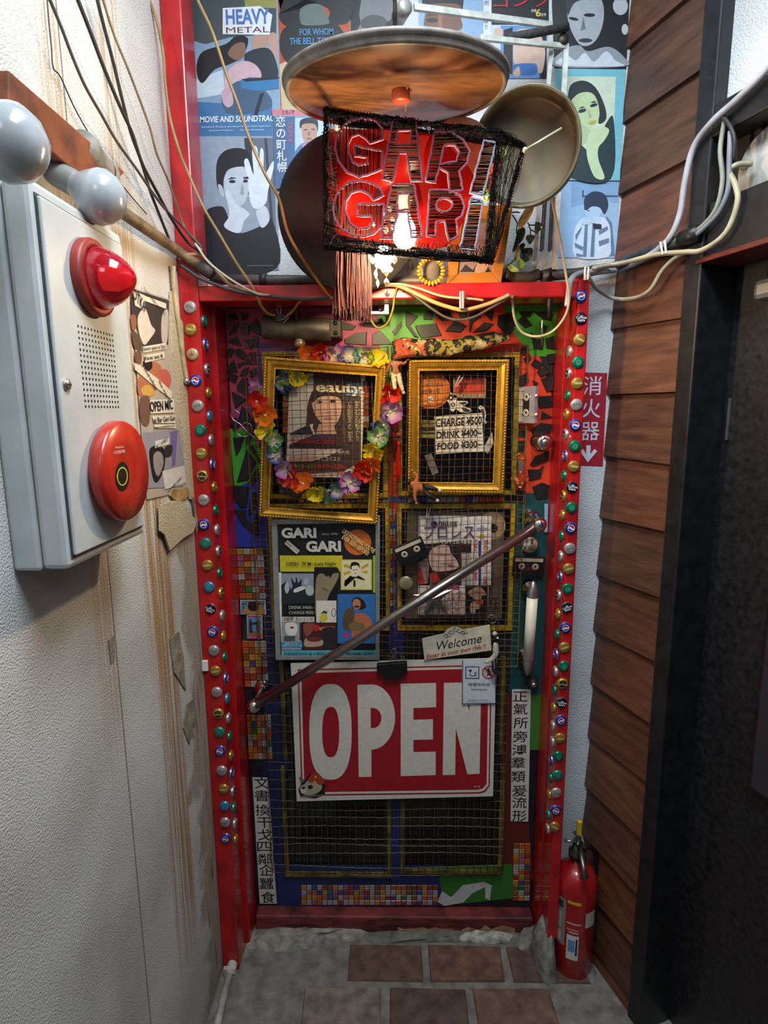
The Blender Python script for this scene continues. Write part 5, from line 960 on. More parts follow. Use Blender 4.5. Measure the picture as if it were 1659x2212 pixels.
for nm, o_, c_ in LT:
    P2 = lambda x, y, yy=YF: D(C3[0]+x*C3[2], C3[1]+y*C3[2], yy)
    mb = MB(); col = mat('#8f8698', .8, 0, .15, 200) if nm == 'letter_i' else PINK
    loops = [pairs(o_)]+([pairs(c_)] if c_ else [])
    for lp in loops:
        dense = []
        for i in range(len(lp)):
            a, b = Vector((*lp[i], 0)), Vector((*lp[(i+1) % len(lp)], 0)); k = max(1, int((b-a).length/22))
            dense += [a.lerp(b, q/k) for q in range(k)]
        mb.tube([P2(v.x+rw.uniform(-2.5, 2.5), v.y+rw.uniform(-2.5, 2.5)) for v in dense], .0023, 6, col, closed=True)
    L_ = mb.build(nm, None, lamp)
    hb = MB(); ys = [p[1] for p in loops[0]]; y = min(ys)+3; vert = nm == 'letter_g'
    ang = .25 if not vert else 1.45
    ca, sa_ = math.cos(ang*0), 0
    rot = (lambda x, y: (y, x)) if vert else (lambda x, y: (x, y))
    lr = [[rot(*p) for p in lp] for lp in loops]; ys = [p[1] for p in lr[0]]; y = min(ys)+3
    while y < max(ys):
        xs = []
        for lp in lr:
            for i in range(len(lp)):
                (x0, y0), (x1, y1) = lp[i], lp[(i+1) % len(lp)]
                if (y0 <= y) != (y1 <= y): xs.append(x0+(y-y0)/(y1-y0)*(x1-x0))
        xs.sort()
        for i in range(0, len(xs)-1, 2):
            A_ = rot(xs[i], y+rw.uniform(-3, 3)); B_ = rot(xs[i+1], y+rw.uniform(-3, 3)); hb.tube([P2(*A_, YF+.001), P2(*B_, YF+.001)], .0010, 3, WIRE, cap=False)
        y += rw.uniform(5.5, 9.5)
    hb.build('wire_hatching', None, L_)['kind'] = 'stuff'
# red plastic film hung inside
def film():
    M = bpy.data.materials.new('red_film'); M.use_nodes = True; N = M.node_tree.nodes; L = M.node_tree.links; b = N['Principled BSDF']; b.inputs['Base Color'].default_value = lin('#94100a'); b.inputs['Roughness'].default_value = .25
    tl = N.new('ShaderNodeBsdfTranslucent'); tl.inputs[0].default_value = lin('#b01008'); tp = N.new('ShaderNodeBsdfTransparent'); tp.inputs[0].default_value = lin('#ff3a20')
    m1 = N.new('ShaderNodeMixShader'); m1.inputs[0].default_value = .55; L.new(b.outputs[0], m1.inputs[1]); L.new(tl.outputs[0], m1.inputs[2]); m2 = N.new('ShaderNodeMixShader'); m2.inputs[0].default_value = .3; L.new(m1.outputs[0], m2.inputs[1]); L.new(tp.outputs[0], m2.inputs[2]); L.new(m2.outputs[0], N['Material Output'].inputs[0]); return M
out = spline(pairs([258,340,262,230,300,195,450,200,620,195,850,230,960,320,1065,450,1050,580,1010,690,910,840,700,830,330,770,320,700,262,480]), 3, True)
vs = []; cx_, cy_ = 620, 500
rings = 5
for q in range(rings+1):
    for v in out:
        x, y = cx_+(v.x-cx_)*(q/rings), cy_+(v.y-cy_)*(q/rings); vs.append(D(C3[0]+x*C3[2], C3[1]+y*C3[2], -.395+.018*math.sin(x/70.)+.012*math.sin(y/60.+x/120.)-.03*(q/rings)))
n_ = len(out); fs = [(q*n_+j, q*n_+(j+1) % n_, (q+1)*n_+(j+1) % n_, (q+1)*n_+j) for q in range(rings) for j in range(n_)]
MB().add(vs, fs, film(), True).build('red_film', None, lamp)
BULB = bpy.data.materials.new('lit_bulb'); BULB.use_nodes = True; bb = BULB.node_tree.nodes['Principled BSDF']; bb.inputs['Emission Color'].default_value = (1, .74, .42, 1); bb.inputs['Emission Strength'].default_value = 190; bb.inputs['Base Color'].default_value = (1, .8, .5, 1)
bp_ = D(874, 500, -.465)
MB().lathe([(0, -.034), (.014, -.031), (.0225, -.020), (.0245, -.004), (.021, .012), (.013, .026), (.011, .034)], bp_, (0, 0, 1), 18, BULB).build('bulb', None, lamp, label='glowing warm bulb')
MB().lathe([(.012, .030), (.0125, .055), (.016, .058), (.016, .085), (0, .087)], bp_, (0, 0, 1), 16, mat('#c9b88a', .4, .5)).build('socket', None, lamp)
B2 = BULB.copy(); B2.node_tree.nodes['Principled BSDF'].inputs['Emission Strength'].default_value = 850
bq = D(828, 553, -.49)
MB().lathe([(0, -.026), (.012, -.022), (.018, -.010), (.017, .004), (.009, .018), (0, .02)], bq, (0, 0, 1), 14, B2).build('bulb', None, lamp, label='small bright bulb among the crystals')
def crystal_mat():
    M = bpy.data.materials.new('crystal'); M.use_nodes = True; b = M.node_tree.nodes['Principled BSDF']; b.inputs['Base Color'].default_value = (1, .93, .78, 1); b.inputs['Roughness'].default_value = .08; b.inputs['Transmission Weight'].default_value = .6; b.inputs['IOR'].default_value = 1.45; return M
CRY = crystal_mat()
Z6 = (780, 440, .20494)
for x, y, r, sy in ((165,650,26,1), (265,640,40,1), (350,590,42,1), (230,700,28,1), (310,690,34,1), (265,725,38,1), (155,745,24,1.9), (175,840,22,2.0), (268,830,38,1.1), (275,945,42,1.0), (120,600,34,1), (300,60,30,1), (240,120,26,1), (330,170,30,1), (260,280,34,1.1), (130,220,24,1), (330,250,26,1), (200,590,30,1), (300,560,34,1), (90,560,26,1)):
    k = .205*.00105*r; p = D(Z6[0]+x*Z6[2], Z6[1]+y*Z6[2], -.49+rw.uniform(-.012, .012))
    MB().lathe([(0, -k*sy), (k*.75, -k*sy*.45), (k, 0), (k*.75, k*sy*.45), (0, k*sy)], p, (0, 0, 1), 8, CRY, sx=.45, smooth=False).build('crystal', None, lamp)
for a in (((165,620),(160,745),(175,840)), ((265,600),(268,830),(275,945)), ((300,520),(310,690))): MB().tube([D(Z6[0]+x*Z6[2], Z6[1]+y*Z6[2], -.49) for x, y in a], .0007, 4, mat('#a8863a', .3, .9)).build('chain', None, lamp)
MB().lathe([(0, 0), (.05, .004), (.078, .012), (.080, .010), (.05, 0), (0, -.004)], D(992, 345, -.345), (0, -1, -.15), 36, mat('#b8a886', .7, 0, .1)).build('inner_shade', None, lamp)
# bright plastic chain links inside the cage
for i, (x, y, c) in enumerate(((1222,325,'#9aa82a'), (1195,385,'#c42a20'), (1180,430,'#c42a20'), (1155,480,'#d03018'), (1135,520,'#3f9a4a'), (1132,555,'#b8b020'), (1165,410,'#c42a20'), (1142,500,'#d8601a'))):
    p = D(C3[0]+x*C3[2], C3[1]+y*C3[2], -.50); MB().tube([p+Vector((.007*math.cos(a)*.8, .004*math.sin(a*2), .011*math.sin(a))) for a in [j*PI/6 for j in range(12)]], .0024, 6, mat(c, .35), closed=True).build('chain_link', None, lamp)
# ---- round wooden disc above
t = thing('round_disc', 'large round wooden disc with grey rim above the lamp', 'disc'); nn = Vector((.016, .142, -1)).normalized(); dc_ = Vector((.003, -.5, 2.383))
def woodunder():
    return mat('#6a4220', .46, 0, .45, 7, .1, 20, stretch=(1, 3, 1), coat=.12)
def on_disc(px, py):
    d = right*(px-IW/2)+down*(py-IH/2)+fwd*FPX; return CAM+d*((dc_-CAM).dot(nn)/d.dot(nn))
MB().lathe([(0, .0), (.208, .0), (.210, .002)], dc_, nn, 64, woodunder(), smooth=False).build('underside', None, t)
MB().lathe([(.206, .001), (.209, .004), (.213, .003), (.215, -.001), (.215, -.009), (.2185, -.011), (.2185, -.017), (.214, -.020), (0, -.020)], dc_, nn, 72, mat('#6f675f', .55, .1, .25, 40)).build('rim', None, t)
MB().lathe([(0, .020), (.016, .020), (.018, .017), (.018, 0)], on_disc(866, 195), nn, 20, mat('#a84a2c', .4)).build('hub', None, t)
MB().tube([on_disc(880, 185), D(876, 240, -.46)], .0018, 6, mat('#a07840', .4)).build('hanger_rod', None, t)
MB().tube([dc_+Vector((0, 0, .03)), Vector((.003, -.44, 3.1))], .004, 8, IRON).build('ceiling_rod', None, t)
# ---- shallow dish
t = thing('metal_dish', 'shallow round metal dish with a rod across it beside the lamp', 'dish'); nd = Vector((-.30, -.93, -.21)).normalized(); c = Vector((.284, -.38, 2.329))
MB().lathe([(0, -.055), (.098, -.055), (.104, -.05), (.106, -.02), (.109, -.002), (.1135, .002), (.1165, .0), (.1165, -.008), (.113, -.012), (.113, -.03), (.1145, -.033), (.113, -.036), (.112, -.07), (.106, -.075), (0, -.075)], c, nd, 56, mat('#5e5540', .45, .3, .25, 12, coat=.1)).build('pan', None, t)
u_ = (D(1215, 275, -.42)-D(1133, 325, -.42)).normalized()
MB().tube([D(1133, 325, -.425), D(1213, 277, -.425)], .0026, 8, mat('#c9bd94', .35, .4)).build('rod', None, t); MB().ball(D(1134, 324, -.427), .006, mat('#c9c4b0', .3, .5), 12, 8).build('boss', None, t)
MB().tube([c-nd*.07, Vector((.29, -.06, 2.36))], .006, 8, IRON).build('bracket', None, t)
# ---- black round hat-like disc
t = thing('black_disc', 'large black felt disc half hidden behind the lamp', 'disc'); nb = Vector((.05, -.94, -.30)).normalized()
MB().lathe([(0, .0), (.14, .002), (.166, .004), (.172, .0), (.170, -.006), (.12, -.02), (0, -.03)], D(758, 466, -.29), nb, 56, mat('#0d0c0d', .8, 0, .3, 60, .3, 200), sx=1.0, up=(0, 0, 1)).build('felt', None, t)
MB().tube([D(758, 466, -.27), D(758, 466, -.06)], .005, 8, IRON).build('peg', None, t)
# ---- fringe tassel
t = thing('fringe_tassel', 'long dusty red fringe hanging below the lamp', 'tassel'); mb = MB()
for i in range(520):
    u = rw.random(); a = D(726+70*u, 532, -.42+rw.uniform(-.015, .015)); b = D(722+78*u+rw.uniform(-4, 4), rw.uniform(655, 695), -.42+rw.uniform(-.012, .012)); m_ = a.lerp(b, .5)+Vector((rw.uniform(-.004, .004), rw.uniform(-.004, .004), 0))
    mb.tube([a, m_, b], .0012, 3, mat('#401616', .95, 0, .3, 60), cap=False)
mb.build('fringe_threads', None, t)['kind'] = 'stuff'; MB().tube([D(724, 532, -.42), D(798, 534, -.42)], .006, 8, mat('#4f2422', .8)).build('heading', None, t)

# ================================================================== things on the ledge
t = thing('arm_lamp', 'white jointed spring arm lamp clamped behind the dish', 'lamp'); WM = mat('#b9bcb4', .5, .1, .2, 40)
def bar(a, b, y0, y1, w_, nm, M=WM, th=.008):
    p, q = D(*a, y0), D(*b, y1); d = (q-p).normalized(); s = d.cross(Vector((0, -1, 0))).normalized()*w_/2; n = s.cross(d).normalized()*th
    MB().hexa([p-s, p+s, q+s, q-s], [p-s+n, p+s+n, q+s+n, q-s+n], M).build(nm, None, t)
bar((1196, 583), (1222, 98), -.15, -.15, .012, 'arm'); bar((1152, 592), (1190, 100), -.14, -.14, .010, 'arm')
bar((1188, 57), (893, 18), -.15, -.28, .013, 'arm'); bar((1222, 103), (1035, 84), -.15, -.23, .011, 'arm')
for x0, x1 in ((1170, 1188), (1188, 1203)):
    a, b = D(x0, 542, -.148), D(x1-4, 330, -.148); n_ = 60; d = (b-a).normalized(); u = d.orthogonal().normalized(); v = d.cross(u)
    MB().tube([a.lerp(b, q/(n_*6))+(u*math.cos(q*PI/3)+v*math.sin(q*PI/3))*.005 for q in range(n_*6+1)], .0013, 4, IRON).build('spring', None, t)
MB().tube([D(1097, 82, -.20), D(1226, 58, -.17)], .0095, 14, mat('#33312f', .8, 0, .3, 80, .4)).build('foam_sleeve', None, t)
MB().lathe([(0, -.012), (.012, -.012), (.014, 0), (.012, .012), (0, .012)], D(1215, 88, -.155), (0, -1, 0), 16, IRON).build('elbow', None, t)
MB().lathe([(0, -.02), (.017, -.02), (.017, .02), (.010, .024), (0, .024)], D(868, 26, -.29), (.4, -1, 0), 18, mat('#8f8f8a', .4, .4)).build('head_joint', None, t)
MB().tube([D(1187, 590, -.15), D(1187, 690, -.19)], .0075, 12, mat('#1f1c1a', .4, .5)).build('clamp_post', None, t); MB().tube([D(1148, 596, -.15), D(1200, 580, -.15)], .006, 10, IRON).build('pivot_bar', None, t)
MB().tube([D(1171, 692, -.19), D(1171, 745, -.16)], .0025, 8, STEEL).build('clamp_screw', None, t)
t = thing('wooden_frame', 'plain wooden picture frame leaning on the ledge', 'picture frame'); WD = mat('#b3741f', .4, 0, .25, 8, .1, 30, stretch=(1, 1, 4), coat=.2)
O2, I2 = [(976,444),(1108,442),(1083,612),(964,618)], [(1000,474),(1078,472),(1063,587),(989,592)]; pl = YP(-.17)
for i in range(4): MB().slab(ccw([pl.pt(*q, .008) for q in (O2[i], O2[(i+1) % 4], I2[(i+1) % 4], I2[i])], pl.n), pl.n, .016, WD).build('frame_side', None, t, .002)
sheet('picture_sheet', pl, [(998,472),(1080,470),(1065,589),(987,594)], t, '#8d8078'); picture('printed_picture', pl, [('#2a2426', [1040,720,1100,640,1180,700,1260,560,1330,650,1370,720]), ('#b59a88', [1200,720,1240,600,1300,560,1340,640,1300,720],'s')], t, .0004, Z6)
t = thing('knitted_gourd', 'green knitted gourd toy behind the cage corner', 'knitted toy'); GR = mat('#5f7a3a', .9, 0, .25, 150, 1, 260)
pg = lambda x, y, yy=-.24: D(Z6[0]+x*Z6[2], Z6[1]+y*Z6[2], yy)
skin('body', [pg(1370, 60), pg(1375, 150), pg(1370, 240), pg(1385, 340), pg(1375, 440), pg(1290, 560), pg(1240, 620)], [(0,1),(1,2),(2,3),(3,4),(4,5),(5,6)], [.010, .016, .011, .018, .017, .009, .006], GR, t); MB().slab(ccw([pg(x, y, -.262) for x, y in ((1310,400),(1385,405),(1380,500),(1310,480))], Vector((0, -1, 0))), (0, -1, 0), .003, mat('#b09a78', .8)).build('patch', None, t)
t = thing('bead_bracelet', 'yellow bead bracelet hanging over the lintel', 'bracelet')
for i in range(22):
    a = 2*PI*i/22; p = D(931+26*math.cos(a), 585+27*math.sin(a), -.20); MB().ball(p, .0042, mat('#c9a428', .2, 0, .15, coat=.5), 8, 5, ax=(math.cos(a), 0, -math.sin(a)), stretch=1.5).build('bead', None, t)
t = thing('grey_cup', 'small grey cup standing behind the bead bracelet', 'cup'); MB().lathe([(0, 0), (.020, 0), (.026, .05), (.028, .07), (.026, .07), (.023, .05), (.017, .004), (0, .004)], D(932, 606, -.13), (0, 0, 1), 20, mat('#8a8478', .6)).build('cup', None, t)
t = thing('vent_grille', 'small white slatted grille on the wall behind the lamp', 'grille'); pl = YP(-.062); sheet('backing', pl, [(860,540),(905,540),(905,600),(855,600)], t, '#a39a80', t=.001)
for x in (872, 882, 892, 902): MB().tube([pl.pt(x, 545, .004), pl.pt(x-1, 580, .004)], .0022, 5, mat('#bdb69e', .5)).build('slat', None, t)
# plant
t = thing('trailing_plant', 'trailing green heart-leaved plant on the ledge', 'plant'); ZP = (1080, 420, .12658)
def leaf(pts, c, yy, nm='leaf'):
    p = [(v.x, v.y) for v in spline(pairs(pts), 3, True)]; n_ = len(p); cx2, cy2 = sum(a for a, b in p)/n_, sum(b for a, b in p)/n_
    pr = [D(ZP[0]+x*ZP[2], ZP[1]+y*ZP[2], yy+.004*math.sin(i)) for i, (x, y) in enumerate(p)]; cc = D(ZP[0]+cx2*ZP[2], ZP[1]+cy2*ZP[2], yy+.008)
    MB().add(pr+[cc], [(i, (i+1) % n_, n_) for i in range(n_)], mat(c, .35, 0, .25, 60, coat=.2), True).build(nm, None, t)
leaf([330,590,310,470,360,360,450,230,560,190,575,250,520,380,420,520], '#8a7f4e', -.20); leaf([210,980,240,850,290,660,310,590,400,560,435,620,400,760,320,860,260,960], '#2c4a24', -.18); leaf([590,600,600,480,640,470,720,500,745,560,680,620,620,660], '#24402a', -.19)
leaf([440,740,480,690,560,690,600,720,560,800,510,855,470,810], '#2f5230', -.18); leaf([340,1060,380,940,480,910,560,930,540,1080,460,1150,400,1140], '#20381f', -.17); leaf([240,1060,280,920,330,870,350,1010,300,1130,260,1140], '#8f9058', -.19); leaf([300,1150,360,1100,420,1160,420,1240,340,1260], '#5f9a3c', -.20); leaf([135,1240,190,1190,260,1230,330,1310,200,1320], '#8fa850', -.21); leaf([310,900,380,830,430,850,400,930,340,980], '#3a2f22', -.17)
for a in ([200,310,280,300,340,310], [210,350,260,420,300,500,280,600], [470,480,500,520,600,530], [490,520,520,600,520,690], [520,600,600,640,640,670], [60,1350,110,1220,180,1180,260,1100], [280,600,300,800,290,1000]): MB().tube([D(ZP[0]+x*ZP[2], ZP[1]+y*ZP[2], -.18) for x, y in pairs(a)], .0016, 6, mat('#2a3420', .6)).build('stem', None, t)
MB().tube(spline([D(1090, 590, -.16), D(1110, 598, -.14), D(1140, 600, -.15), D(1165, 592, -.15)], 4), .014, 10, mat('#3b3328', .8, 0, .3, 60, .6)).build('root', None, t)
# ================================================================== fire alarm box on the stained wall
al = thing('fire_alarm_box', 'white wall-mounted fire alarm box with red lamp and push button', 'alarm box'); AB = (0, 280, .4431)
yn = LEFT.pt(29, 1239).y; xf = YP(yn).pt(155, 1232).x; FP = XP(xf); far = FP.pt(319, 1151)
zb_, zt_ = FP.pt(155, 1232).z, FP.pt(261, 521).z*.4+YP(yn).pt(58, 362).z*.6; yf = far.y
AW = mat('#b4b9b8', .42, 0, .06, 20, coat=.1)
MB().box((XL, yn, zb_-.002), (xf-.045, yf, zt_+.002)).build('body', AW, al, .006)
MB().box((xf-.044, yn, zb_), (xf-.004, yf, zt_)).build('cover', AW, al, .008)
pd = [FP.pt(AB[0]+x*AB[2], AB[1]+y*AB[2]) for x, y in ((165, 275), (585, 580), (702, 1938), (372, 2068))]
y0, y1, z0, z1 = pd[0].y*.5+pd[3].y*.5, pd[1].y*.5+pd[2].y*.5, pd[3].z*.5+pd[2].z*.5, pd[0].z*.5+pd[1].z*.5
gm = mat('#3a3d3f', .6)
MB().box((xf-.004, y0-.002, z0-.002), (xf-.0025, y1+.002, z1+.002)).build('gap', gm, al)
MB().box((xf-.004, y0+.001, z0+.001), (xf+.003, y1-.001, z1-.001)).build('door_panel', AW, al, .003)
A2 = XP(xf+.003); qa = lambda x, y, o=0: A2.pt(AB[0]+x*AB[2], AB[1]+y*AB[2], o)
c = qa(440, 725); rr = (qa(440, 545)-qa(440, 905)).length/2
bs = MB().lathe([(rr, 0), (rr, .010), (rr*.97, .014), (rr*.80, .016), (rr*.80, .010)], c, (1, 0, 0), 36, mat('#8c2a22', .5)).build('lamp_base', None, al)
def dome_mat():
    M = bpy.data.materials.new('red_lens'); M.use_nodes = True; N = M.node_tree.nodes; L = M.node_tree.links; b = N['Principled BSDF']; b.inputs['Base Color'].default_value = lin('#b00a20'); b.inputs['Roughness'].default_value = .12; b.inputs['Transmission Weight'].default_value = .35; b.inputs['Coat Weight'].default_value = .5
    b.inputs['Emission Color'].default_value = lin('#ff1030'); b.inputs['Emission Strength'].default_value = .05; return M
prof = []
for i in range(27):
    u = i/26; r = rr*.79*math.cos(u*PI/2)**.62; prof.append((r*(1-.04*(i % 2)), .012+.060*u))
MB().lathe(prof, c, (1, 0, 0), 40, dome_mat()).build('lamp_dome', None, al, label='glowing red ribbed lens')
MB().lathe([(0, .02), (.012, .02), (.014, .035), (.010, .055), (0, .058)], c, (1, 0, 0), 14, mat('#ffb060', .4, emit=1.2)).build('lamp_bulb', None, al)
hb = MB(); g0, g1, g2 = qa(380, 958), qa(548, 1015), qa(424, 1350)
for j in range(15):
    for i in range(12):
        p = Vector((A2.o.x+.0003, g0.y+(g1.y-g0.y)*i/11, g0.z+(g2.z-g0.z)*j/14)); hb.lathe([(.0022, 0), (0.0001, 0)], p, (1, 0, 0), 8, BLACK)
hb.build('speaker_holes', None, al)['kind'] = 'stuff'
cb = qa(545, 1665); rb = (qa(545, 1420)-qa(545, 1905)).length/2
MB().lathe([(rb*.9, -.001), (rb*.94, .004), (rb, .008), (rb, .022), (rb*.95, .028), (rb*.5, .029), (rb*.2, .0285), (0, .0285)], cb, (1, 0, 0), 48, mat('#b02818', .3, 0, .12, coat=.3)).build('push_button', None, al, label='large red call button')
A3 = XP(A2.o.x+.0292); qb = lambda x, y: A3.pt(AB[0]+x*AB[2], AB[1]+y*AB[2])
def apict(nm, shapes, plane, off=0): return picture(nm, plane, shapes, al, off, AB)
apict('button_window', [('#15120e', ell(597,1690,34,72)), ('#0c0a08', ell(597,1690,29,64))], A3, .0003)
apict('button_ring', [('#c9c83a', ell(597,1690,26,46)), ('#0c0a08', ell(597,1690,22,40))], A3, .0008)
words('強く押す', 595, 1690, 22, A3, '#d8d840', al, .0008, wid=52, T=AB); words('National', 583, 1548, 11, A3, '#e0c8b8', al, .0002, wid=40, T=AB); words('火災報知機', 583, 1572, 13, A3, '#e0c8b8', al, .0002, wid=55, T=AB)
sc2 = qa(322, 1243); MB().lathe([(.0085, 0), (.0085, .003), (.006, .0045), (0, .0045)], sc2, (1, 0, 0), 16, STEEL).build('screw', None, al)
MB().box((sc2.x+.0045, sc2.y-.006, sc2.z-.001), (sc2.x+.0051, sc2.y+.006, sc2.z+.001)).build('screw_slot', BLACK, al)
# ================================================================== dead bulbs and old fittings above the box
CL = (0, 0, .28030); lp = lambda x, y, o=.03: LEFT.pt(CL[0]+x*CL[2], CL[1]+y*CL[2], o)
t = thing('timber_bracket', 'rough orange-brown timber bracket above the alarm box', 'timber'); OW = mat('#7a3d16', .65, 0, .35, 18, .5, 40)
a = [lp(-250, 545, .0), lp(740, 1330, .0), lp(560, 1500, .0), lp(-250, 900, .0)]; d_ = Vector((.055, 0, 0))
MB().hexa(a, [p+d_ for p in a], OW).build('board', None, t, .002)
t = thing('insulator', 'grey bell-shaped insulator nearest the timber bracket end', 'insulator'); INS = mat('#7c776c', .6, 0, .3, 30, .3)
def horn(p, q, r0, r1, t):
    d = q-p; n = d.length; MB().lathe([(0, 0), (r0*.8, 0), (r0, n*.2), (r0*.95, n*.6), (r1*1.15, n*.8), (r1, n*.97), (0, n)], p, d, 20, INS).build('bell', None, t); MB().lathe([(r0*1.08, 0), (r0*1.12, n*.06), (r0*1.0, n*.10)], p, d, 20, INS).build('collar', None, t)
horn(lp(790, 1370, .035), lp(600, 1090, .035), .030, .026, t)
t = thing('insulator', 'smaller grey insulator half hidden by the timber bracket', 'insulator'); horn(lp(520, 1140, .028), lp(410, 990, .028), .021, .017, t)
BG = mat('#a3a7aa', .18, 0, .08, 25, coat=.4)
yq_ = lambda y, a, b: (D(*a, y), D(*b, y))
def bulb(label, head, neck, r):
    t = thing('light_bulb', label, 'light bulb'); d = head-neck; n = d.length
    MB().lathe([(r*.45, 0), (r*.5, n*.15), (r*.72, n*.45), (r*.95, n*.8), (r, n*1.0), (r*.93, n+r*.4), (r*.7, n+r*.74), (r*.35, n+r*.95), (0, n+r)], neck, d, 28, BG).build('glass', None, t)
    MB().lathe([(0, -.04), (r*.40, -.04), (r*.45, -.03), (r*.48, -.005), (r*.46, .006)], neck, d, 20, mat('#84847e', .5, .2)).build('socket', None, t)
bulb('dusty unlit white bulb beside the iron pipe', *yq_(lp(770, 1550, .10).y, (212, 424), (160, 396)), .042)
bulb('dusty unlit white bulb at the edge above the alarm box', *yq_(lp(70, 1080, .11).y, (14, 305), (-40, 270)), .045)
t = thing('iron_pipe', 'rusty brown pipe running along the stained wall to the door', 'pipe')
MB().tube([lp(930, 1625, .03), lp(1230, 1835, .032), D(.2803*1400, .2803*1955, -.20), D(.2803*1570, .2803*2070, -.20)], .0125, 14, mat('#7d6a50', .6, .3, .35, 20, .4, 60)).build('tube', None, t); MB().tube([D(.2803*1540, .2803*2045, -.20), D(.2803*1640, .2803*2115, -.20)], .0165, 14, mat('#46423c', .6, .3, .3)).build('coupling', None, t)
# ================================================================== flyer and peeling plaster
FT = (270, 610, .21711); t = thing('gig_flyer', 'torn collage flyer for an open mic night on the stained wall', 'flyer'); PL_ = XP(XL+.003)
sheet('paper', PL_, [(283,618),(290,622),(366,646),(382,795),(413,1058),(318,1079),(300,860)], t, '#a89f90')
picture('printed_collage', PL_, [('#3a3230', [60,60,440,180,430,620,170,640,60,300]), ('#c9c0b4', [130,340,200,260,260,420,300,480,250,560,190,620,140,500],'s'), ('#b5aca0', [380,300,430,290,420,580,370,590,360,420],'s'), ('#8a5c40', [60,330,110,340,110,450,70,470],'s'), ('#5a4636', [70,480,160,560,160,680,90,640],'s'), ('#6d4c38', [100,700,160,690,160,800,110,810],'s'),
 ('#a8684a', [190,820,270,790,350,820,360,900,330,1020,250,1140,140,1120,130,960,210,900],'s'), ('#1f1816', [180,790,260,780,270,850,220,880],'s'), ('#b4594a', [350,880,430,880,460,980,420,1080,350,1060],'s'), ('#c09a4a', [160,1060,240,1020,300,1110,200,1130],'s'), ('#6c5040', [150,1160,240,1140,250,1340,220,1430,160,1380],'s'), ('#8d8a94', [160,1500,540,1460,590,1800,580,2030,210,2050,190,1700]),
 ('#1c1a1e', [240,1700,280,1630,370,1640,400,1700,390,1850,330,1980,280,1960],'s'), ('#8d8480', [285,1720,330,1680,375,1720,380,1820,330,1930,290,1850],'s'), ('#6a5f92', [450,1490,525,1470,500,1820,470,1840]), ('#2a2826', [400,1640,470,1620,460,1720,400,1740],'s'), ('#c9c6be', [370,1880,590,1820,610,1990,400,2060]),
 ('#c9c2b2', [75,80,200,130,200,280,100,230]), ('#d2ccbc', [190,130,410,210,410,265,190,180]), ('#d2ccbc', [170,640,410,600,415,660,180,700]), ('#d2ccbc', [190,730,390,690,395,750,200,800]), ('#cfc8b4', [95,800,140,820,330,960,470,1090,460,1160,300,1040,100,870]), ('#d2ccbc', [250,1170,490,1160,490,1295,255,1305]), ('#d2ccbc', [270,1330,510,1320,505,1400,290,1400]), ('#d2ccbc', [290,1415,505,1410,505,1450,295,1450]), ('#cfcac0', [300,1580,440,1545,440,1610,300,1650])], t, .0001, FT, step=.00009)
for s, x, y, h, wd, r in (('OTKA', 145, 180, 110, 115, -20), ("Don't Think, Just Feel!", 300, 195, 30, 200, -18), ('Doors open at 7pm', 295, 650, 34, 230, 9), ('First set 8', 290, 745, 36, 180, 9), ('Thursday', 245, 935, 40, 160, -36), ('the month', 400, 1090, 36, 130, -38), ('OPEN MIC', 370, 1232, 95, 225, 3), ('at Bar Gari Gari', 400, 1362, 50, 215, 2), ('www.mmabokan.com', 398, 1433, 20, 200, 1), ('第二水曜日', 370, 1600, 32, 125, 14), ('03 3481 6997', 500, 2010, 24, 150, 14)):
    words(s, x, y, h, PL_, '#1a1614', t, .0035, rot=r, bold=.4, wid=wd, T=FT)
def flake(pts, T, off, c, nm='plaster_flake', th=.004):
    pl = XP(XL+off); p = ccw([pl.pt(T[0]+x*T[2], T[1]+y*T[2]) for x, y in pairs(pts)], pl.n)
    o = MB().slab(p, pl.n, th, c).build(nm, None, wl); return o
PLA = stucco('plaster_flake', '#b9ad90', .9, 200)
flake([455,100,500,60,525,300,575,400,600,620,610,820,640,1050,700,1330,728,1440,722,1620,695,1740,720,1960,756,2130,720,2170,650,2155,600,1700,545,1350,480,700], FT, .007, PLA)
flake([480,2060,620,2040,650,2120,560,2180,500,2170,450,2120], FT, .006, mat('#a3834c', .85, 0, .3, 30, .5))
flake([780,1830,850,1810,905,1815,925,1870,962,1905,945,1960,890,1995,830,2052,805,1975,782,1955], AB, .012, PLA)
for pts in ([730,560,770,520,790,640,800,780,750,700], [800,840,830,820,845,900,815,1010,790,940], [470,560,490,540,495,640,480,660]): flake(pts, (0, 1100, .5027), .0035, mat('#8f8874', .85, 0, .3, 40, .6), th=.002)
# conduits down the wall edge and along the floor
t = thing('conduit', 'thin cream conduit hugging the red post beside the flyer', 'conduit'); MB().tube(spline([LEFT.pt(x, y, .012) for x, y in ((374,575),(378,640),(388,720),(398,790),(404,824))], 3), .0062, 8, mat('#b5a37c', .6, 0, .25, 30)).build('tube', None, t); MB().tube([LEFT.pt(400, 822, .012), LEFT.pt(408, 826, .014)], .008, 8, STEEL).build('saddle', None, t)
t = thing('conduit', 'long thin conduit down the wall edge to the floor', 'conduit'); MB().tube(spline([LEFT.pt(x, y, .008) for x, y in ((414,1070),(422,1110),(437,1266),(446,1432),(456,1550),(468,1678),(478,1850),(486,2005),(490,2060))], 3), .0045, 8, mat('#8f8468', .6, 0, .25, 30)).build('tube', None, t)
for x, y in ((446, 1434), (488, 2030)): MB().box(tuple(LEFT.pt(x, y, 0)-Vector((0, .008, .005))), tuple(LEFT.pt(x, y, .016)+Vector((0, .006, .005)))).build('clip', WHITE, t, .001)
t = thing('floor_pipe', 'white painted pipe stub with a fitting along the wall foot', 'pipe'); fp = lambda x, y: FLOOR.pt(x, y, .016)
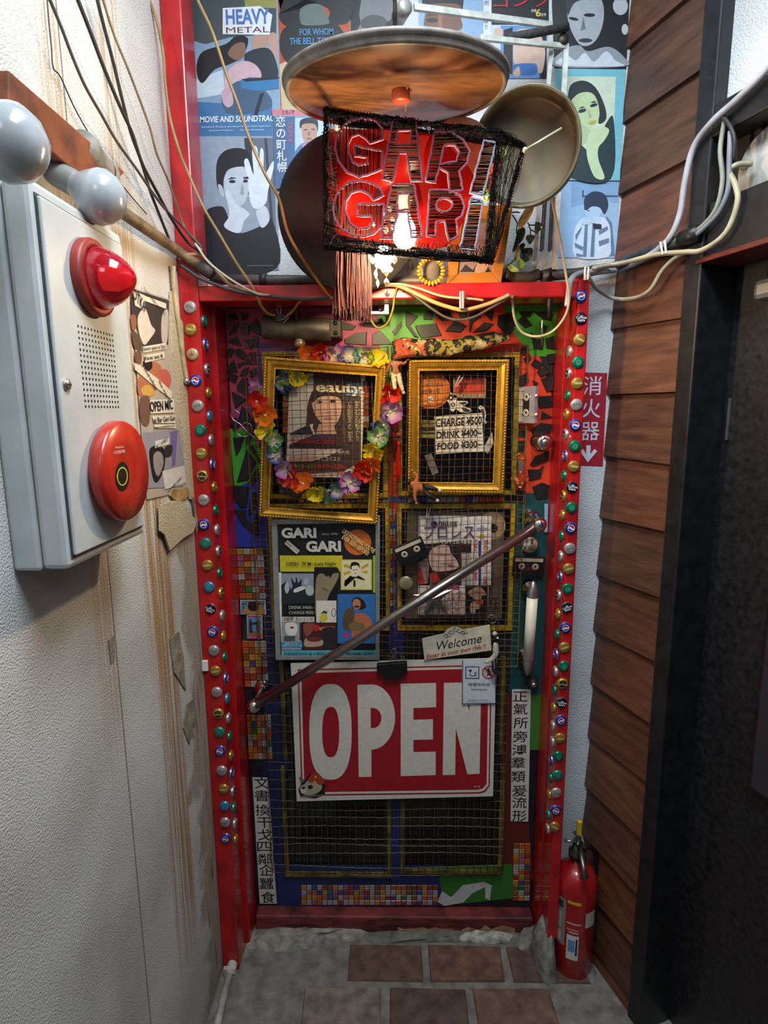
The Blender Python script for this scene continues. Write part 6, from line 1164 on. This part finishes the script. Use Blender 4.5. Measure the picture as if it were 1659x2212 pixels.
MB().tube([fp(500, 2082), fp(470, 2212), fp(420, 2420)], .011, 12, mat('#a8a69c', .6, 0, .25, 30)).build('tube', None, t); MB().tube([FLOOR.pt(507, 2062, .03), fp(497, 2105)], .0155, 12, mat('#b4b2aa', .6, 0, .2, 30)).build('fitting', None, t); MB().box(tuple(fp(497, 2100)-Vector((.02, .006, .016))), tuple(fp(497, 2100)+Vector((.02, .006, .018)))).build('flange', mat('#b4b2aa', .6), t, .002)
# ================================================================== cables
def where(x, y, k):
    if isinstance(k, str) and k[0] == 'L':
        p = LEFT.pt(x, y, float(k[1:]) if len(k) > 1 else .035)
        return p if p.y < -.21 else D(x, y, -.21)
    if k == 'L': return LEFT.pt(x, y, .035)
    if k == 'R': return RIGHT.pt(x, y, .035)
    if isinstance(k, str): return (LEFT if k[0] == 'L' else RIGHT).pt(x, y, float(k[1:]))
    return D(x, y, k)
def cable(label, pts, r, c, T=(0, 0, 1), name='cable', rough=.5):
    P_ = [where(T[0]+p[0]*T[2], T[1]+p[1]*T[2], p[2]) for p in pts]
    o = MB().tube(spline(P_, 5), r, 8, mat(c, rough, 0, .2, 20)).build(name); tag(o, label, 'cable', 'cables strung around the door'); return o
def cseq(a, ks): return [(x, y, ks if not callable(ks) else ks(x, y)) for x, y in pairs(a)]
SC_L = lambda x, y: 'L%.3f' % (.05-.015*min(1, y/2000))
cable('grey-brown cable nearest the alarm box bulbs', cseq([340,-90,385,0,480,230,560,440,660,670,780,880,900,1090,1050,1300,1180,1490,1280,1620,1400,1740,1560,1910], SC_L), .0028, '#4a4440', CL)
cable('thick black cable crossing the stained wall', cseq([560,-90,600,0,690,230,800,520,920,810,1020,1030,1100,1270,1220,1500,1330,1700,1450,1870,1570,1960], SC_L), .0036, '#1d1b1c', CL)
cable('second black cable ending at the iron pipe', cseq([735,-90,750,0,800,200,870,470,950,800,1010,1030,1090,1250,1160,1480,1230,1660,1310,1860], 'L0.025'), .0034, '#231f20', CL)
cable('tan cable between the black cables and the red post', cseq([770,-90,795,0,880,270,990,540,1100,830,1160,1000,1210,1190,1300,1400,1380,1640,1440,1790,1560,1930], 'L0.03'), .0026, '#7d6f58', CL)
cable('hair-thin black wire on the upper stained wall', cseq([360,-60,375,150,395,350,410,520,470,600,600,880,850,1300,1000,1500,1130,1650], 'L0.008'), .0012, '#2a2626', CL)
cable('twin gold cord from the post top down to the binder clip', [(312,-30,-.24),(322,0,-.24),(340,50,-.24),(353,118,-.24),(357,180,-.24),(368,258,-.24),(388,328,-.24),(400,359,-.24),(437,443,-.24),(472,503,-.23),(510,567,-.22),(539,610,-.21),(556,640,-.205),(564,660,-.19),(578,677,-.15),(594,681,-.13)], .0036, '#8c7442')
cable('gold cord hanging across the posters and the black disc', [(420,-30,-.35),(427,0,-.35),(458,67,-.35),(490,162,-.35),(516,231,-.35),(536,292,-.35),(571,373,-.36),(602,428,-.37),(620,498,-.37),(646,547,-.36),(678,596,-.30),(704,632,-.24),(712,640,-.21)], .0034, '#84683a')
cable('short gold cord from the binder clip up to the lintel', [(618,684,-.13),(634,670,-.15),(645,655,-.19),(660,645,-.20),(700,643,-.20),(730,644,-.20)], .0032, '#94762e')
LB = (400, 540, .24111)
cable('grey cable sagging along the lintel past the closer', cseq([-40,140,0,165,130,250,300,320,500,380,700,410,900,430,1100,440,1300,430], -.205), .0046, '#3a3b3e', LB)
cable('white cable joining the lintel from the iron pipe', cseq([90,-60,130,0,200,100,330,210,480,310,640,390,760,405], -.212), .003, '#b0a898', LB)
cable('peeling tan cable at the post corner', cseq([-60,80,0,50,130,40,200,100,290,200,400,310,520,360,640,385], -.20), .0042, '#a3855e', LB)
cable('thick tan cable sagging below the crystals along the lintel', cseq([-60,890,100,880,300,855,430,880,600,960,800,1050,1000,1110,1100,1120,1300,1070,1480,1000,1560,960], -.205), .0052, '#b39a66', Z6)
cable('white cable running to the peg on the lintel', cseq([300,850,430,850,600,890,800,960,960,990,1150,1000,1290,1018], -.212), .003, '#b8aa88', Z6)
cable('grey cable hanging lowest below the lintel', cseq([430,900,480,920,600,1000,750,1110,900,1200,1040,1225,1200,1190,1400,1080,1560,990], -.20), .0034, '#4c4740', Z6)
cable('gold cord drooping from the lintel under the crystals', [(800,690,-.17),(815,708,-.18),(835,700,-.19),(848,670,-.2),(852,640,-.205),(858,620,-.205)], .0026, '#94762e')
t = thing('clothes_peg', 'metal peg gripping the cables on the lintel', 'peg'); pl = YP(-.216)
for s in (-1, 1): MB().box((D(997,650,-.216).x-.006+s*.0032-.0028+.006, -.226, D(997,668,-.216).z), (D(997,650,-.216).x+s*.0032+.0028, -.216, D(997,630,-.216).z)).build('jaw', mat('#a8a498', .35, .6), t, .001)
cable('white cable looping from the dish down to the right post', [(1190,415,-.22),(1196,450,-.22),(1210,520,-.22),(1222,590,-.22),(1229,640,-.215),(1222,680,-.215),(1195,715,-.20),(1160,727,-.16),(1128,718,-.14),(1112,690,-.15),(1107,655,-.17),(1106,640,-.2)], .0034, '#b5a888')
SR = (1180, 0, .49740)
cable('thick grey-white cable curving up the boards to the beam', [(90,1330,-.205),(95,1290,-.205),(108,1215,-.205),(150,1185,-.19),(240,1180,-.15),(320,1168,-.10),(430,1120,'R0.035'),(530,1040,'R0.04'),(580,930,'R0.03'),(600,800,'R0.025'),(640,640,'R0.025'),(720,530,'R0.03'),(830,430,'R0.03'),(960,300,'R0.03'),(1050,190,'R0.03')], .0072, '#a9abb4', SR)
cable('cream cable running on to the white wall disc', [(205,1166,-.20),(270,1152,-.15),(350,1138,'R0.05'),(480,1105,'R0.045'),(600,1095,'R0.03'),(680,1085,'R0.03'),(780,1010,'R0.025'),(830,880,'R0.02'),(820,800,'R0.02'),(795,745,'R0.02'),(830,715,'R0.01'),(890,712,'R-0.02')], .0058, '#b8b090', SR)
cable('cream cable drooping below the pipe across the boards', [(180,1195,-.20),(215,1250,-.15),(290,1295,-.10),(380,1295,'R0.03'),(450,1260,'R0.03'),(500,1180,'R0.03'),(560,1120,'R0.03'),(620,1090,'R0.025')], .0052, '#a8a48c', SR)
cable('pale cable bundle strand by the black header', [(775,520,'R0.02'),(755,650,'R0.02'),(765,780,'R0.025'),(740,900,'R0.025'),(690,970,'R0.025'),(640,1010,'R0.03')], .005, '#8d9282', SR)
cable('grey cable bundle strand by the black header', [(800,570,'R0.02'),(795,690,'R0.022'),(790,820,'R0.022'),(750,920,'R0.022'),(690,985,'R0.024'),(650,1020,'R0.03')], .0055, '#7f8791', SR)
cable('dark cable strand over the beam corner', [(760,500,'R0.025'),(800,550,'R0.025'),(820,620,'R0.022'),(815,700,'R0.012')], .0045, '#2a2a2a', SR)
t = thing('black_pipe', 'dark pipe crossing the boards toward the lintel', 'pipe'); PPI = mat('#3f4143', .5, .3, .25)
MB().tube([where(1180+x*.4974, y*.4974, k) for x, y, k in ((-20, 1200, -.15), (150, 1185, -.12), (290, 1160, -.09))], .0135, 12, PPI).build('tube', None, t); MB().tube([where(1180+x*.4974, y*.4974, k) for x, y, k in ((290, 1160, 'R0.02'), (450, 1090, 'R0.02'), (600, 1040, 'R0.02'))], .0135, 12, PPI).build('tube', None, t); MB().tube([where(1180+x*.4974, y*.4974, 'R0.02') for x, y in ((590, 1042), (670, 1012))], .019, 14, BLACK).build('coupling', None, t)
t = thing('lintel_pipe', 'grey conduit with saddle along the lintel top', 'pipe'); MB().tube([D(455, 604, -.14), D(720, 606, -.14)], .0135, 12, mat('#5c5a58', .5, .3, .3, 15)).build('tube', None, t); MB().tube([D(562, 604, -.14), D(577, 604, -.14)], .0165, 12, mat('#3a3a3a', .5, .4)).build('saddle', None, t); MB().tube([D(720, 606, -.13), D(1120, 606, -.13)], .0135, 12, mat('#6d6a60', .5, .3, .3, 15)).build('tube', None, t)
t = thing('zip_tie', 'white cable tie around the cables beside the boards', 'cable tie'); MB().tube([where(1180+x*.4974, y*.4974, 'R0.046') for x, y in ((495,1050),(515,1045),(520,1100),(505,1105))], .0026, 6, WHITE, closed=True).build('band', None, t)
t = thing('zip_tie', 'white cable tie around the cables beside the first bottle cap', 'cable tie'); MB().tube([D(x, y, -.215) for x, y in ((1264,577),(1271,577),(1270,604),(1263,604))], .0028, 6, WHITE, closed=True).build('band', None, t)
t = thing('wall_disc', 'round white cover plate with a cable beside the black header', 'cover plate'); RD = Plane(RIGHT.o-RIGHT.n*.05, RIGHT.x, (0, 0, 1)); cdk = RD.pt(1668, 352); rdk = (RD.pt(1668, 352)-RD.pt(1668, 432)).length
MB().lathe([(rdk, 0), (rdk, .006), (rdk*.96, .010), (0, .012)], cdk, RIGHT.n, 44, mat('#b9b8b0', .45)).build('plate', None, t); MB().lathe([(.011, .010), (.011, .02), (0, .02)], RD.pt(1620, 357), RIGHT.n, 14, mat('#8f8d80', .5)).build('grommet', None, t)
# ================================================================== extinguisher, its sign
t = thing('extinguisher_sign', 'red vertical extinguisher sign with white characters and arrow', 'sign'); PE = YP(-.0605); sheet('plate', PE, [(1252,804),(1312,806),(1302,1007),(1240,1005)], t, '#a3182c', t=.0012, off=.0012)
for s, x, y in (('消', 1467, 755), ('火', 1457, 912), ('器', 1450, 1066)): words(s, x, y, 102, PE, '#d8dcec', t, .0015, bold=.5, wid=128, T=G3)
picture('arrow', PE, [('#d8dcec', [1425,1155,1455,1155,1452,1215,1480,1180,1500,1195,1435,1272,1380,1195,1402,1180,1424,1215])], t, .0022, G3)
ex = thing('fire_extinguisher', 'red fire extinguisher standing by the boards', 'fire extinguisher'); ec = Vector((.563, -.146, 0)); er = .064
zs = YP(-.165).pt(1250, 1885).z; ER = mat('#a3161a', .3, 0, .18, 14, coat=.35)
zs = max(.30, min(zs, .42))
MB().lathe([(0, .006), (er*.92, .006), (er*.96, .0), (er*.97, .012), (er*.97, .02), (er, .024), (er, zs-.05), (er*.97, zs-.025), (er*.85, zs-.005), (er*.6, zs+.012), (er*.33, zs+.02), (er*.3, zs+.035), (0, zs+.035)], ec, (0, 0, 1), 40, ER).build('body', None, ex)
fa = math.atan2(CAM.y-ec.y, CAM.x-ec.x)
def patch(a0, a1, z0, z1, c, nm, k=0):
    vs = []
    for i in range(11):
        a = fa+math.radians(a0+(a1-a0)*i/10); rr_ = er+.0005+.0003*k; vs += [ec+Vector((rr_*math.cos(a), rr_*math.sin(a), z0)), ec+Vector((rr_*math.cos(a), rr_*math.sin(a), z1))]
    return MB().add(vs, [(2*i, 2*i+2, 2*i+3, 2*i+1) for i in range(10)], ink(c) if isinstance(c, str) else c, True).build(nm, None, ex)
H_ = zs
patch(-78, -22, .33*H_, .80*H_, '#7d7870', 'grey_label'); patch(-74, -30, .70*H_, .77*H_, '#3a3836', 'label_heading', 1); patch(-72, -34, .50*H_, .66*H_, '#a09a90', 'label_panel', 1); patch(-72, -34, .36*H_, .46*H_, '#b0aca4', 'label_panel', 1)
patch(-18, 18, .78*H_, .81*H_, '#c2a02c', 'yellow_label'); patch(-18, 20, .58*H_, .595*H_, '#c9a8a0', 'red_label_line'); patch(-18, 14, .52*H_, .53*H_, '#c9a8a0', 'red_label_line'); patch(-12, 14, .49*H_, .505*H_, '#c9b0a8', 'red_label_line')
patch(-16, 16, .22*H_, .47*H_, '#c4c8c0', 'white_label'); patch(-12, 6, .30*H_, .42*H_, '#5f86b0', 'label_picture', 1); patch(8, 13, .27*H_, .44*H_, '#2a2a2a', 'barcode', 1); patch(32, 66, .55*H_, .70*H_, '#b5b0a4', 'inspection_label')
MB().lathe([(er*.30, 0), (er*.30, .012), (er*.42, .014), (er*.42, .03), (er*.25, .034), (er*.25, .06), (0, .06)], ec+Vector((0, 0, zs+.03)), (0, 0, 1), 20, IRON).build('valve', None, ex)
up_ = Vector((0, 0, zs))
MB().tube([ec+up_+Vector((.0, .02, .085)), ec+up_+Vector((-.004, -.03, .095)), ec+up_+Vector((-.006, -.075, .07)), ec+up_+Vector((-.006, -.092, .045))], .0075, 10, mat('#6f7270', .3, .85), taper=[1, 1, 1.1, 1.4]).build('lower_lever', None, ex)
MB().tube([ec+up_+Vector((.0, .03, .10)), ec+up_+Vector((-.004, -.02, .122)), ec+up_+Vector((-.02, -.055, .125))], .0065, 10, mat('#55585a', .3, .85)).build('upper_lever', None, ex)
MB().tube([ec+up_+Vector((-.045, -.01, .105)), ec+up_+Vector((-.005, -.01, .10))], .004, 8, STEEL).build('gauge_arm', None, ex)
MB().box(tuple(ec+up_+Vector((-.008, -.012, .12))), tuple(ec+up_+Vector((.006, .0, .17)))).build('safety_pin', mat('#c9a418', .4), ex, .003)
MB().tube(spline([ec+up_+Vector((.015, .0, .07)), ec+up_+Vector((.05, .012, .06)), ec+up_+Vector((er+.006, .016, .0)), ec+Vector((er+.008, .012, zs*.62)), ec+Vector((er+.006, .008, zs*.4))], 5), .0075, 10, BLACK).build('hose', None, ex); MB().tube([ec+Vector((er+.006, .008, zs*.42)), ec+Vector((er+.004, .006, zs*.25))], .0095, 10, BLACK, taper=[.8, 1.2]).build('nozzle', None, ex)
settle_lettering()
